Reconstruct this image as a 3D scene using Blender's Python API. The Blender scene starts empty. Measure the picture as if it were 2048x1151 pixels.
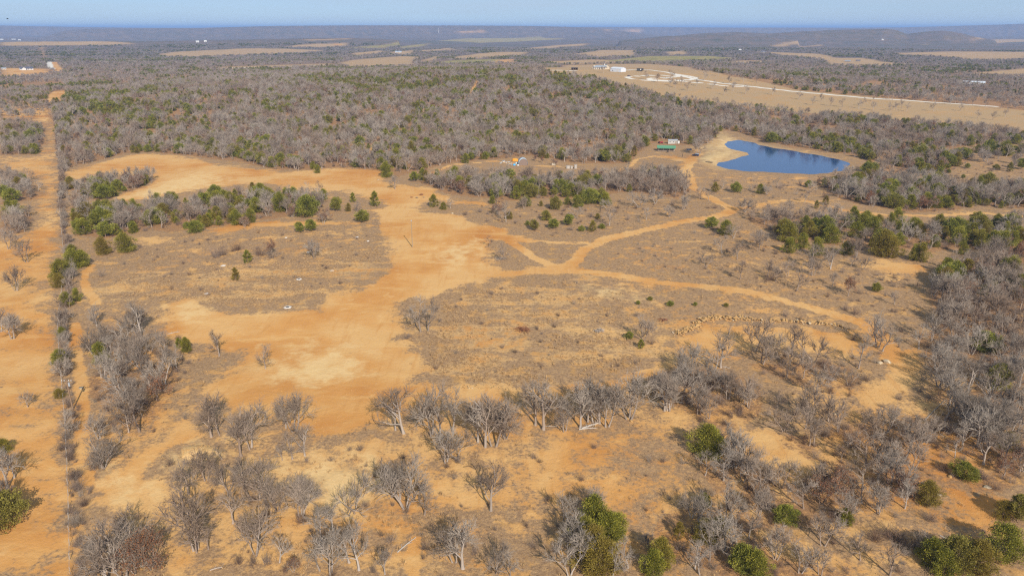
import bpy, bmesh, math, random
import numpy as np
from mathutils import Vector, Matrix

# ------------------------------------------------------------------ camera, sky, sun, exposure
S = bpy.context.scene
PW, PH, F = 2048.0, 1151.0, 1462.0           # photograph size and focal length in its pixels
HZ = 56.0                                    # row of the true horizon
CH = 85.0                                    # camera height in metres
PITCH = math.atan((PH / 2 - HZ) / F)
cam_d = bpy.data.cameras.new('camera')
cam = bpy.data.objects.new('camera', cam_d)
S.collection.objects.link(cam)
cam_d.sensor_fit = 'HORIZONTAL'
cam_d.sensor_width = 36.0
cam_d.lens = 36.0 * F / PW
cam_d.clip_start = 0.5
cam_d.clip_end = 90000.0
cam.location = (0, 0, CH)
cam.rotation_euler = (math.pi / 2 - PITCH, 0, 0)
S.camera = cam

SUN_EL = math.radians(32.0)
SHADOW_AZ = math.radians(-19.0)              # shadows run away from the camera and a little to the left
sun_az = SHADOW_AZ + math.pi                 # clockwise from +Y
W = bpy.data.worlds.new('World')
S.world = W
W.use_nodes = True
nt = W.node_tree
bg = nt.nodes['Background']
sky = nt.nodes.new('ShaderNodeTexSky')
sky.sky_type = 'NISHITA'
sky.sun_disc = False
sky.sun_elevation = SUN_EL
sky.sun_rotation = sun_az
sky.altitude = 300
sky.air_density = 0.6
sky.dust_density = 0.0
sky.ozone_density = 6.0
# thin high cloud streaks mixed into the sky
tc = nt.nodes.new('ShaderNodeTexCoord')
mp = nt.nodes.new('ShaderNodeMapping'); mp.inputs['Scale'].default_value = (1.6, 1.6, 22)
nz = nt.nodes.new('ShaderNodeTexNoise'); nz.inputs['Scale'].default_value = 2.2; nz.inputs['Detail'].default_value = 5
rp = nt.nodes.new('ShaderNodeMapRange'); rp.inputs[1].default_value = .35; rp.inputs[2].default_value = .75; rp.inputs[3].default_value = .55; rp.inputs[4].default_value = .9
mx = nt.nodes.new('ShaderNodeMix'); mx.data_type = 'RGBA'
nt.links.new(tc.outputs['Generated'], mp.inputs['Vector'])
nt.links.new(mp.outputs['Vector'], nz.inputs['Vector'])
nt.links.new(nz.outputs['Fac'], rp.inputs[0])
nt.links.new(rp.outputs[0], mx.inputs[0])
nt.links.new(sky.outputs['Color'], mx.inputs[6])
mx.inputs[7].default_value = (5.6, 7.0, 8.6, 1)
nt.links.new(mx.outputs[2], bg.inputs['Color'])
bg.inputs['Strength'].default_value = 0.066

sun_d = bpy.data.lights.new('sun', 'SUN')
sun_d.energy = 4.6
sun_d.angle = math.radians(0.53)
sun_d.color = (1.0, 0.93, 0.82)
sun = bpy.data.objects.new('sun', sun_d)
S.collection.objects.link(sun)
sdir = Vector((math.sin(SHADOW_AZ) * math.cos(SUN_EL), math.cos(SHADOW_AZ) * math.cos(SUN_EL), -math.sin(SUN_EL)))
sun.rotation_euler = sdir.to_track_quat('-Z', 'Y').to_euler()
sun.location = (0, -100, 300)

S.view_settings.view_transform = 'Standard'
S.view_settings.look = 'None'
S.view_settings.exposure = 0.42
S.view_settings.gamma = 1.0
S.cycles.use_denoising = False
S.cycles.filter_width = 1.25
S.cycles.max_bounces = 5
S.cycles.diffuse_bounces = 2
S.cycles.glossy_bounces = 2
S.cycles.transparent_max_bounces = 8
S.cycles.volume_bounces = 0
COL = S.collection

# ------------------------------------------------------------------ noise and terrain
def _hash(ix, iy, seed):
    h = (ix.astype(np.int64) * 374761393 + iy.astype(np.int64) * 668265263 + seed * 982451653) & 0xffffffff
    h = ((h ^ (h >> 13)) * 1274126177) & 0xffffffff
    h = ((h ^ (h >> 16)) * 2246822519) & 0xffffffff
    return ((h ^ (h >> 15)) & 0xffffff) / float(0xffffff)

def vn(x, y, seed=0):
    x = np.asarray(x, float); y = np.asarray(y, float)
    ix = np.floor(x); iy = np.floor(y)
    fx = x - ix; fy = y - iy
    fx = fx * fx * (3 - 2 * fx); fy = fy * fy * (3 - 2 * fy)
    a = _hash(ix, iy, seed); b = _hash(ix + 1, iy, seed)
    c = _hash(ix, iy + 1, seed); d = _hash(ix + 1, iy + 1, seed)
    return (a * (1 - fx) + b * fx) * (1 - fy) + (c * (1 - fx) + d * fx) * fy

def fbm(x, y, seed=0, n=3):
    s = 0; a = .5; t = 0
    for i in range(n):
        s = s + a * vn(x * 2 ** i, y * 2 ** i, seed + i * 17); t += a; a *= .5
    return s / t

def sstep(a, b, v):
    t = np.clip((v - a) / (b - a), 0, 1)
    return t * t * (3 - 2 * t)

CP, SP = math.cos(PITCH), math.sin(PITCH)
def ray(px, py):
    px = np.asarray(px, float); py = np.asarray(py, float)
    cx = (px - PW / 2) / F; cy = (PH / 2 - py) / F
    return cx, CP + cy * SP, cy * CP - SP          # world x, y, z

def slope_at(px, py):
    x, y, z = ray(px, py)
    return z / np.hypot(x, y)

def project(x, y, z):
    dz = np.asarray(z, float) - CH
    cz = y * CP - dz * SP
    cy = y * SP + dz * CP
    cz = np.maximum(cz, .1)
    return PW / 2 + F * x / cz, PH / 2 - F * cy / cz

MESA = [   # (distance of the foot, distance of the crest, gaussian ridge width or None, knots (picture column, picture row of the crest))
    (6700, 8000, None, [(60, 80), (110, 66), (150, 60), (185, 58), (260, 57), (400, 56), (480, 54), (560, 52), (700, 51), (900, 51), (1050, 52), (1140, 54), (1210, 58), (1300, 70), (1400, 82)]),
    (9800, 11200, None, [(-900, 52), (0, 51), (90, 53), (180, 54.5), (300, 56), (1000, 56), (1180, 54), (1300, 54.5), (1480, 55.5), (1700, 55.5), (1800, 55), (1900, 52), (2000, 49), (2048, 47), (3000, 46)]),
    (0, 5000, 420, [(1330, 74), (1400, 67), (1470, 64), (1540, 68), (1600, 63), (1700, 58.5), (1770, 57), (1795, 60), (1816, 68), (1835, 65), (1860, 62), (1890, 61), (1925, 66), (1955, 74), (2000, 82)]),
    (0, 4100, 300, [(1240, 80), (1330, 72), (1450, 70), (1540, 74), (1600, 80)]),
    (0, 3900, 420, [(-300, 86), (60, 84), (250, 83), (420, 80), (560, 77), (700, 76), (800, 80)]),
]
POND_PX = [(1433, 331), (1441, 326), (1470, 319), (1497, 309), (1494, 304), (1470, 299), (1456, 291), (1460, 283), (1480, 281), (1502, 285), (1520, 291), (1560, 299), (1600, 305), (1640, 311), (1672, 319), (1694, 328), (1684, 338), (1650, 345), (1615, 347), (1560, 346), (1500, 342), (1452, 336)]
POND_Z = 1.2
def on_plane(pts, z):
    p = np.array(pts, float)
    x, y, w = ray(p[:, 0], p[:, 1])
    t = (z - CH) / w
    return np.stack([x * t, y * t], 1)
POND = on_plane(POND_PX, POND_Z)

def poly_sd(X, Y, P, margin=40.0):
    """signed distance (inside positive) of points to polygon P; -margin outside its reach"""
    P = np.asarray(P, float)
    out = np.full(X.shape, -margin)
    lo = P.min(0) - margin; hi = P.max(0) + margin
    m = (X > lo[0]) & (X < hi[0]) & (Y > lo[1]) & (Y < hi[1])
    if not m.any():
        return out
    x = X[m]; y = Y[m]
    d2 = np.full(x.shape, 1e18); ins = np.zeros(x.shape, bool)
    for i in range(len(P)):
        ax, ay = P[i - 1]; bx, by = P[i]
        ex, ey = bx - ax, by - ay
        L = ex * ex + ey * ey + 1e-9
        t = np.clip(((x - ax) * ex + (y - ay) * ey) / L, 0, 1)
        d2 = np.minimum(d2, (x - ax - t * ex) ** 2 + (y - ay - t * ey) ** 2)
        c = (ay > y) != (by > y)
        if abs(ey) > 1e-9:
            ins ^= c & (x < ax + (y - ay) / ey * ex)
    d = np.sqrt(d2)
    out[m] = np.where(ins, d, -np.minimum(d, margin))
    return out

def line_d(X, Y, P, margin=40.0):
    P = np.asarray(P, float)
    out = np.full(X.shape, margin)
    lo = P.min(0) - margin; hi = P.max(0) + margin
    m = (X > lo[0]) & (X < hi[0]) & (Y > lo[1]) & (Y < hi[1])
    if not m.any():
        return out
    x = X[m]; y = Y[m]; d2 = np.full(x.shape, margin * margin)
    for i in range(1, len(P)):
        ax, ay = P[i - 1]; bx, by = P[i]
        ex, ey = bx - ax, by - ay
        t = np.clip(((x - ax) * ex + (y - ay) * ey) / (ex * ex + ey * ey + 1e-9), 0, 1)
        d2 = np.minimum(d2, (x - ax - t * ex) ** 2 + (y - ay - t * ey) ** 2)
    out[m] = np.sqrt(d2)
    return out

def height(x, y):
    x = np.asarray(x, float); y = np.asarray(y, float)
    r = np.hypot(x, y)
    z = 25 * np.exp(-((x - 90) / 430) ** 2 - ((y - 1180) / 320) ** 2)
    z = z + 8 * np.exp(-((x + 420) / 260) ** 2 - ((y - 900) / 200) ** 2)
    near = 1 - sstep(1200, 2200, r)
    z = z + near * (2.4 * (vn(x / 170, y / 170, 3) - .5) + .7 * (vn(x / 38, y / 38, 4) - .5))
    z = z + .22 * (1 - sstep(350, 700, r)) * (fbm(x / 7, y / 7, 5) - .5)
    z = z + sstep(1700, 3200, r) * 16 * (fbm(x / 900, y / 900, 7) - .45)
    front = np.maximum(y, .2 * r + .001)
    pxx = PW / 2 + F * (x / front) / CP
    for foot, crest, sig, kn in MESA:
        k = np.array(kn, float)
        hz = CH + slope_at(k[:, 0], k[:, 1]) * crest
        hh = np.maximum(np.interp(pxx, k[:, 0], hz), 0)
        if sig:
            hh = np.where((pxx < k[0, 0]) | (pxx > k[-1, 0]), 0, hh)
            g = np.exp(-((r - crest) / sig) ** 2)
            rough = 1 + .10 * (fbm(x / 260, y / 260, 11) - .5)
            z = z + np.maximum(hh * g * rough - np.maximum(z, 0), 0)
        else:
            if foot < 8000:
                hh = hh * sstep(k[0, 0], k[0, 0] + 60, pxx) * (1 - sstep(k[-1, 0] - 60, k[-1, 0], pxx))
            wob = 500 * (fbm(x / 1400, y / 1400, 9) - .5)
            g = sstep(foot, crest, r + wob)
            g = g ** .8
            z = z + np.maximum(hh * g * (1 - .5 * sstep(crest + 1500, crest + 4000, r)) - np.maximum(z, 0), 0)
    # pond basin
    sd = poly_sd(x + 7 * (fbm(x / 13, y / 13, 81) - .5), y + 9 * (fbm(x / 13, y / 13, 83) - .5), POND, 60.0)
    bank = POND_Z + np.clip(-sd * .09, -1.6, 1.1)
    w = sstep(-50, -8, sd)
    return z * (1 - w) + bank * w

def h1(x, y):
    return float(height(np.array([x]), np.array([y]))[0])

_T = np.concatenate([np.arange(60, 400, 1.6), np.geomspace(400, 3000, 420), np.geomspace(3010, 30000, 300)])
def ground(pts):
    """photo pixels -> points on the terrain (first crossing of the ray)"""
    p = np.array(pts, float).reshape(-1, 2)
    dx, dy, dz = ray(p[:, 0], np.maximum(p[:, 1], 58))
    hl = np.hypot(dx, dy)
    dx, dy, dz = dx / hl, dy / hl, dz / hl
    X = dx[:, None] * _T; Y = dy[:, None] * _T; Z = CH + dz[:, None] * _T
    below = Z < height(X, Y)
    below[:, -1] = True
    i = np.maximum(below.argmax(1), 1)
    lo = _T[i - 1]; hi = _T[i]
    for _ in range(10):
        m = (lo + hi) / 2
        b = CH + dz * m < height(dx * m, dy * m)
        hi = np.where(b, m, hi); lo = np.where(b, lo, m)
    t = hi
    return np.stack([dx * t, dy * t, height(dx * t, dy * t)], 1)

def g1(px, py):
    return ground([(px, py)])[0]

# ------------------------------------------------------------------ what covers the ground (outlines read off the photograph, laid on the terrain)
DIRT = [
 # upper cleared strip and its run to the pole pad
 [(123, 352), (160, 336), (205, 324), (262, 310), (310, 308), (380, 315), (430, 328), (512, 338), (575, 344), (673, 336), (759, 341), (775, 362), (814, 371), (870, 376), (873, 388), (915, 402), (980, 404), (985, 409), (920, 408), (865, 399), (839, 407), (832, 415), (847, 424), (905, 428), (940, 444), (1011, 455), (1024, 470), (1067, 478), (1066, 486), (1024, 480), (978, 480), (973, 495), (978, 508), (986, 528), (1013, 541), (1080, 533), (1137, 528), (1165, 540), (1137, 546), (1062, 547), (1024, 553), (953, 563), (905, 576), (890, 581), (877, 591), (814, 594), (789, 604), (790, 616), (802, 634), (809, 651), (802, 672), (840, 689), (847, 722), (838, 757), (886, 776), (1024, 774), (1130, 772), (1234, 752), (1324, 729), (1330, 745), (1250, 768), (1150, 800), (1060, 800), (1000, 805), (900, 800), (840, 815), (760, 850), (700, 875), (624, 885), (560, 850), (500, 815), (440, 800), (412, 800), (380, 830), (400, 868), (348, 888), (318, 915), (307, 945), (315, 985), (352, 1031), (360, 1080), (397, 1117), (412, 1160), (315, 1160), (318, 1113), (322, 1060), (292, 1030), (232, 1033), (195, 1005), (187, 965), (240, 930), (318, 877), (360, 832), (400, 795), (425, 765), (446, 742), (469, 727), (466, 709), (413, 702), (403, 689), (348, 677), (307, 677), (322, 664), (320, 634), (325, 622), (332, 609), (358, 601), (378, 606), (413, 619), (441, 624), (479, 628), (527, 628), (587, 623), (633, 621), (660, 606), (645, 583), (688, 587), (726, 579), (754, 562), (774, 547), (779, 533), (776, 508), (771, 495), (774, 473), (764, 457), (754, 426), (729, 421), (764, 417), (774, 412), (764, 402), (713, 391), (693, 382), (650, 383), (600, 386), (560, 372), (520, 366), (450, 370), (380, 384), (310, 398), (240, 402), (222, 398), (262, 384), (300, 368), (320, 356), (250, 350), (180, 354), (140, 362)],
 # yard by the cabin
 [(1308, 311), (1345, 312), (1372, 317), (1380, 300), (1400, 305), (1402, 315), (1392, 325), (1380, 340), (1388, 365), (1372, 352), (1366, 338), (1374, 325), (1340, 318)],
 # ground under the stone row
 [(1352, 676), (1420, 655), (1500, 650), (1600, 655), (1690, 662), (1745, 690), (1700, 715), (1600, 702), (1500, 706), (1420, 722), (1340, 742), (1300, 740), (1350, 705)],
 # eastern scraped clearing
 [(1775, 700), (1832, 700), (1862, 738), (1838, 768), (1802, 792), (1772, 832), (1738, 816), (1700, 792), (1742, 772), (1762, 740)],
 [(1745, 515), (1800, 520), (1855, 535), (1850, 550), (1790, 548), (1740, 535)],
 [(270, 480), (330, 474), (340, 482), (300, 490), (275, 488)], [(420, 455), (520, 444), (640, 440), (720, 446), (640, 450), (520, 452), (440, 466)],
 [(1440, 880), (1540, 860), (1600, 900), (1660, 940), (1600, 960), (1520, 930)],
 [(1560, 1060), (1640, 1100), (1700, 1140), (1640, 1150), (1560, 1100), (1520, 1060)],
 [(1880, 960), (1960, 985), (2048, 1000), (2048, 1020), (1990, 1040), (1960, 1080), (1900, 1100), (1940, 1040), (1890, 1000)],
 [(0, 136), (100, 138), (102, 150), (0, 156)], [(78, 95), (86, 94), (96, 116), (88, 117)],
 [(990, 120), (1032, 118), (1032, 126), (992, 126)], [(1206, 59), (1250, 55.8), (1285, 57), (1286, 63), (1215, 63)], [(910, 63), (970, 60.5), (972, 65), (925, 67)],
 [(30, 60), (34, 60)], 
]
DIRT = [d for d in DIRT if len(d) > 2]
TRACK = [  # (half width in m, points)
 (2.9, [(1130, 535), (1152, 520), (1172, 497), (1210, 478), (1276, 463), (1351, 447), (1427, 434), (1452, 427), (1467, 418), (1440, 407), (1417, 394), (1388, 376), (1378, 356), (1370, 344), (1380, 330), (1386, 318)]),
 (2.0, [(1467, 419), (1513, 411), (1544, 404), (1580, 400), (1624, 404), (1657, 412), (1687, 419), (1738, 427), (1790, 430), (1851, 432), (1909, 429), (1960, 425), (1997, 429), (2060, 434)]),
 (2.6, [(1110, 540), (1160, 541), (1226, 549), (1276, 558), (1326, 566), (1397, 571), (1465, 579), (1536, 592), (1574, 602), (1612, 612), (1662, 626), (1712, 642), (1750, 660), (1790, 705)]),
 (2.4, [(1000, 470), (1040, 495), (1070, 515), (1110, 533)]),
 (1.2, [(1067, 480), (1110, 486), (1150, 487), (1172, 485)]),
 (1.5, [(191, 606), (181, 591), (167, 563), (171, 543), (182, 530)]),
 (1.7, [(152, 650), (149, 689), (151, 714), (158, 745), (165, 770), (167, 800), (160, 840), (165, 875), (162, 920), (175, 960)]),
 (2.2, [(925, 212), (938, 195), (948, 178), (957, 162)]), (2.5, [(735, 312), (745, 300), (755, 285)]), (1.5, [(846, 352), (900, 330), (985, 322), (1060, 330), (1120, 333), (1165, 338)]),
 (1.6, [(1230, 345), (1262, 330), (1275, 318), (1310, 312)]),
 (1.3, [(832, 1080), (822, 1110), (826, 1151)]),
 (9, [(108, 206), (116, 190), (121, 182)]), (8, [(108, 124), (119, 142)]), (7, [(640, 90), (720, 88)]),
]
GRAVEL = [(4.4, [(1240, 141), (1300, 140), (1345, 147), (1388, 158), (1440, 166), (1520, 175), (1600, 184), (1700, 193), (1800, 200), (1900, 207), (1990, 213)]),
 (3.4, [(1345, 147), (1378, 152), (1394, 156), (1380, 160), (1340, 161), (1300, 160), (1296, 157), (1330, 156), (1362, 153), (1352, 151), (1300, 151), (1262, 153), (1253, 155), (1264, 158), (1310, 162), (1370, 163), (1420, 168), (1460, 173), (1490, 173)]),
 (6, [(98, 124), (104, 138)]), (6, [(420, 137), (500, 135), (600, 133), (660, 131)]), (4, [(1090, 140), (1130, 141), (1165, 142)])]
FIELD = [  # tan pasture
 [(318, 108), (360, 103), (480, 97), (560, 97), (660, 101), (600, 106), (480, 110), (400, 113), (330, 113)],
 [(560, 94), (600, 89), (700, 86), (690, 92), (640, 95)], [(665, 130), (700, 120), (790, 113), (826, 118), (828, 131), (720, 134)],
 [(890, 117), (940, 109), (1000, 104), (1062, 104), (1050, 110), (960, 117)], [(1150, 108), (1200, 100), (1270, 100), (1270, 112), (1200, 115)],
 [(1500, 103), (1560, 105), (1640, 108), (1680, 116), (1730, 116), (1772, 124), (1822, 128), (1740, 132), (1660, 130), (1640, 118), (1560, 110)],
 [(1790, 106), (1900, 103), (2060, 104), (2060, 119), (1950, 120), (1880, 113), (1800, 110)], [(1935, 147), (2060, 136), (2060, 153), (1980, 152)],
 [(780, 104), (830, 99), (826, 109), (785, 109)], [(832, 101), (900, 96), (922, 100), (850, 104)], [(0, 87), (90, 82), (210, 83), (282, 88), (150, 91), (0, 92)],
 [(840, 122), (870, 112), (880, 114), (856, 125)], [(1330, 104), (1370, 101), (1380, 108), (1340, 111)], [(1940, 83), (1985, 79), (2060, 79), (2060, 83), (2000, 86)],
 [(430, 134), (540, 131), (660, 127), (668, 131), (560, 136), (440, 139)], [(120, 178), (180, 171), (250, 168), (256, 171), (180, 177)], [(690, 108), (760, 101), (780, 104), (720, 111)], [(1040, 98), (1120, 90), (1180, 87), (1170, 91), (1100, 98)], [(1420, 126), (1490, 121), (1560, 122), (1480, 127)], [(760, 118), (800, 112), (840, 114), (830, 121)], [(1085, 124), (1180, 119), (1260, 121), (1240, 126), (1120, 129)], [(600, 80), (700, 77), (705, 79), (620, 82)],[(1540, 92), (1640, 89), (1650, 91), (1560, 94)],
 # lawn round the house and along the drive
 [(1085, 141), (1130, 131), (1200, 128), (1300, 128), (1380, 135), (1450, 150), (1530, 165), (1600, 181), (1700, 190), (1800, 198), (1900, 206), (2060, 222), (2060, 262), (1900, 250), (1750, 235), (1600, 225), (1480, 212), (1400, 201), (1320, 189), (1270, 176), (1200, 160), (1110, 150)],
 # dry flats round the pond and east of it
 [(1405, 300), (1440, 268), (1462, 276), (1500, 281), (1560, 295), (1640, 308), (1680, 318), (1600, 330), (1480, 338), (1440, 343), (1405, 330)],
 
]
GREEN = [[(870, 82), (930, 77), (1080, 73), (1140, 78), (1060, 82), (960, 86)], [(848, 125), (920, 120), (1000, 118), (1000, 124), (900, 127)], [(1210, 122), (1300, 112), (1420, 112), (1480, 117), (1400, 122), (1300, 124)], [(690, 96), (780, 88), (860, 86), (850, 92), (760, 97)]]
PALE = [[(560, 930), (640, 905), (740, 915), (780, 945), (760, 1000), (700, 1040), (640, 1020), (600, 980), (550, 960)], [(330, 905), (400, 880), (450, 880), (440, 905), (380, 925), (340, 930)], [(230, 400), (310, 392), (420, 375), (470, 355), (400, 345), (300, 370)], [(860, 500), (960, 480), (960, 525), (900, 530)], [(330, 615), (365, 605), (410, 622), (400, 640), (340, 640)], [(215, 930), (290, 930), (300, 990), (220, 1000)], [(1440, 262), (1500, 300), (1430, 330), (1400, 318)], [(560, 700), (700, 690), (740, 740), (640, 770), (540, 760)], [(1290, 600), (1200, 595), (1170, 570), (1230, 575)]]
STRAW = [[(880, 600), (960, 575), (1080, 560), (1170, 565), (1260, 590), (1330, 640), (1340, 690), (1320, 725), (1230, 748), (1130, 768), (1000, 772), (890, 770), (850, 740), (850, 690), (880, 650)], [(190, 590), (330, 600), (420, 612), (520, 618), (640, 600), (690, 575), (760, 540), (770, 500), (700, 480), (560, 520), (420, 520), (250, 540)], [(560, 880), (740, 870), (900, 890), (1010, 930), (1000, 1000), (900, 1040), (860, 1160), (520, 1160), (500, 1000)]]

THIN = [(.78, [(0, 215), (30, 208), (60, 204), (100, 206), (104, 230), (107, 270), (112, 310), (117, 350), (119, 400), (122, 470), (103, 520), (103, 600), (110, 690), (120, 780), (128, 860), (136, 960), (140, 1060), (143, 1160), (-120, 1160), (-120, 480), (0, 478), (60, 468), (80, 440), (66, 408), (90, 380), (62, 342), (0, 340), (0, 314), (78, 312), (94, 290), (92, 250), (50, 234), (0, 238)]),
 (.74, [(560, 890), (660, 880), (760, 870), (900, 895), (1040, 880), (1200, 860), (1300, 830), (1400, 880), (1500, 890), (1560, 930), (1480, 945), (1380, 960), (1320, 1010), (1260, 1045), (1120, 1010), (1020, 965), (900, 965), (800, 945), (700, 945), (600, 955)]),
 (.56, [(150, 960), (320, 900), (440, 880), (520, 800), (700, 860), (900, 780), (1300, 760), (1560, 740), (1560, 1165), (150, 1165)]), (.50, [(1560, 740), (1900, 700), (2060, 760), (2060, 1165), (1560, 1165)]),
 (.46, [(150, 600), (330, 610), (420, 700), (400, 860), (250, 940), (150, 960)]), (.33, [(850, 560), (1350, 540), (1850, 600), (1750, 760), (1300, 760), (850, 790)]),
 (.33, [(180, 470), (780, 430), (780, 620), (330, 610), (180, 600)]), (.30, [(1100, 480), (1460, 445), (1860, 540), (1850, 640), (1560, 580), (1150, 540)]),
 (.22, [(850, 400), (1450, 400), (1450, 440), (1180, 480), (1000, 460), (850, 430)]), (.25, [(1380, 340), (2060, 300), (2060, 430), (1450, 430)])]
def wpoly(lst):
    return [ground(p)[:, :2] for p in lst]
DIRT_W, FIELD_W, GREEN_W, PALE_W, STRAW_W = map(wpoly, (DIRT, FIELD, GREEN, PALE, STRAW))
THIN_W = [(w, ground(p)[:, :2]) for w, p in THIN]
TRACK_W = [(w, ground(p)[:, :2]) for w, p in TRACK]
GRAVEL_W = [(w, ground(p)[:, :2]) for w, p in GRAVEL]

def cover(X, Y):
    """weights 0..1 (0.5 on an outline) of each ground cover at world points"""
    r = np.hypot(X, Y)
    soft = np.maximum(2.2, .008 * r) * (.6 + 2.2 * vn(X / 23, Y / 23, 41) ** 2)
    k_ = 1 - sstep(900, 1500, r)
    amp = 2.6 * k_ + 10 * (1 - k_)
    sc = 11 * k_ + 70 * (1 - k_)
    X0, Y0 = X, Y
    X = X0 + amp * (fbm(X0 / sc, Y0 / sc, 51) - .5) * 2
    Y = Y0 + amp * (fbm(X0 / sc, Y0 / sc, 61) - .5) * 2
    def area(polys, k=1.0):
        w = np.zeros(X.shape)
        for P in polys:
            ext = max(np.ptp(P[:, 0]), np.ptp(P[:, 1]))
            w = np.maximum(w, np.clip(.5 + poly_sd(X, Y, P, max(30, .1 * ext)) / (2 * soft * k), 0, 1))
        return w
    def lines(ls):
        w = np.zeros(X.shape)
        for hw, P in ls:
            d = line_d(X0 + (X - X0) * .35, Y0 + (Y - Y0) * .35, P, 40.0)
            s = np.maximum(.8, .002 * r)
            w = np.maximum(w, np.clip(.5 + (hw - d) / (2 * s), 0, 1))
        return w
    c = {}
    trk = lines(TRACK_W)
    d = area(DIRT_W, 1.6); bare = d.copy()
    for w, P in THIN_W:
        d = np.maximum(d, w * area([P], 2.0 if w > .77 else 6.0))
    c['dirt'] = np.maximum(d, trk)
    c['bare'] = np.maximum(bare, trk)
    c['gravel'] = lines(GRAVEL_W)
    c['field'] = area(FIELD_W)
    c['green'] = area(GREEN_W)
    c['pale'] = area(PALE_W, 5.0)
    c['straw'] = .82 * area(STRAW_W, 7.0)
    return c

# ------------------------------------------------------------------ materials
def mat(name):
    m = bpy.data.materials.new(name); m.use_nodes = True
    t = m.node_tree
    return m, t, t.nodes['Principled BSDF']
def node(t, kind, **kw):
    n = t.nodes.new(kind)
    for k, v in kw.items():
        setattr(n, k, v)
    return n
def noise(t, vec, scale, detail=4, rough=.55):
    n = node(t, 'ShaderNodeTexNoise')
    n.inputs['Scale'].default_value = scale; n.inputs['Detail'].default_value = detail; n.inputs['Roughness'].default_value = rough
    if vec is not None: t.links.new(vec, n.inputs['Vector'])
    return n.outputs['Fac']
def ramp(t, fac, stops):
    n = node(t, 'ShaderNodeValToRGB')
    e = n.color_ramp.elements
    while len(e) < len(stops): e.new(.5)
    for el, (p, c) in zip(e, stops):
        el.position = p; el.color = (*c, 1) if len(c) == 3 else c
    t.links.new(fac, n.inputs[0])
    return n.outputs[0]
def math_(t, op, a, b=None, c=None, clamp=False):
    n = node(t, 'ShaderNodeMath', operation=op, use_clamp=clamp)
    for i, v in enumerate((a, b, c)):
        if v is None: continue
        if isinstance(v, (int, float)): n.inputs[i].default_value = v
        else: t.links.new(v, n.inputs[i])
    return n.outputs[0]
def mixc(t, fac, a, b, blend='MIX'):
    n = node(t, 'ShaderNodeMix', data_type='RGBA', blend_type=blend)
    for i, v in ((0, fac), (6, a), (7, b)):
        if isinstance(v, (int, float)): n.inputs[i].default_value = v
        elif isinstance(v, tuple): n.inputs[i].default_value = (*v, 1)
        else: t.links.new(v, n.inputs[i])
    return n.outputs[2]
def mrange(t, v, a, b, c=0.0, d=1.0):
    n = node(t, 'ShaderNodeMapRange', interpolation_type='SMOOTHSTEP')
    n.inputs[1].default_value = a; n.inputs[2].default_value = b; n.inputs[3].default_value = c; n.inputs[4].default_value = d
    t.links.new(v, n.inputs[0])
    return n.outputs[0]

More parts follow.
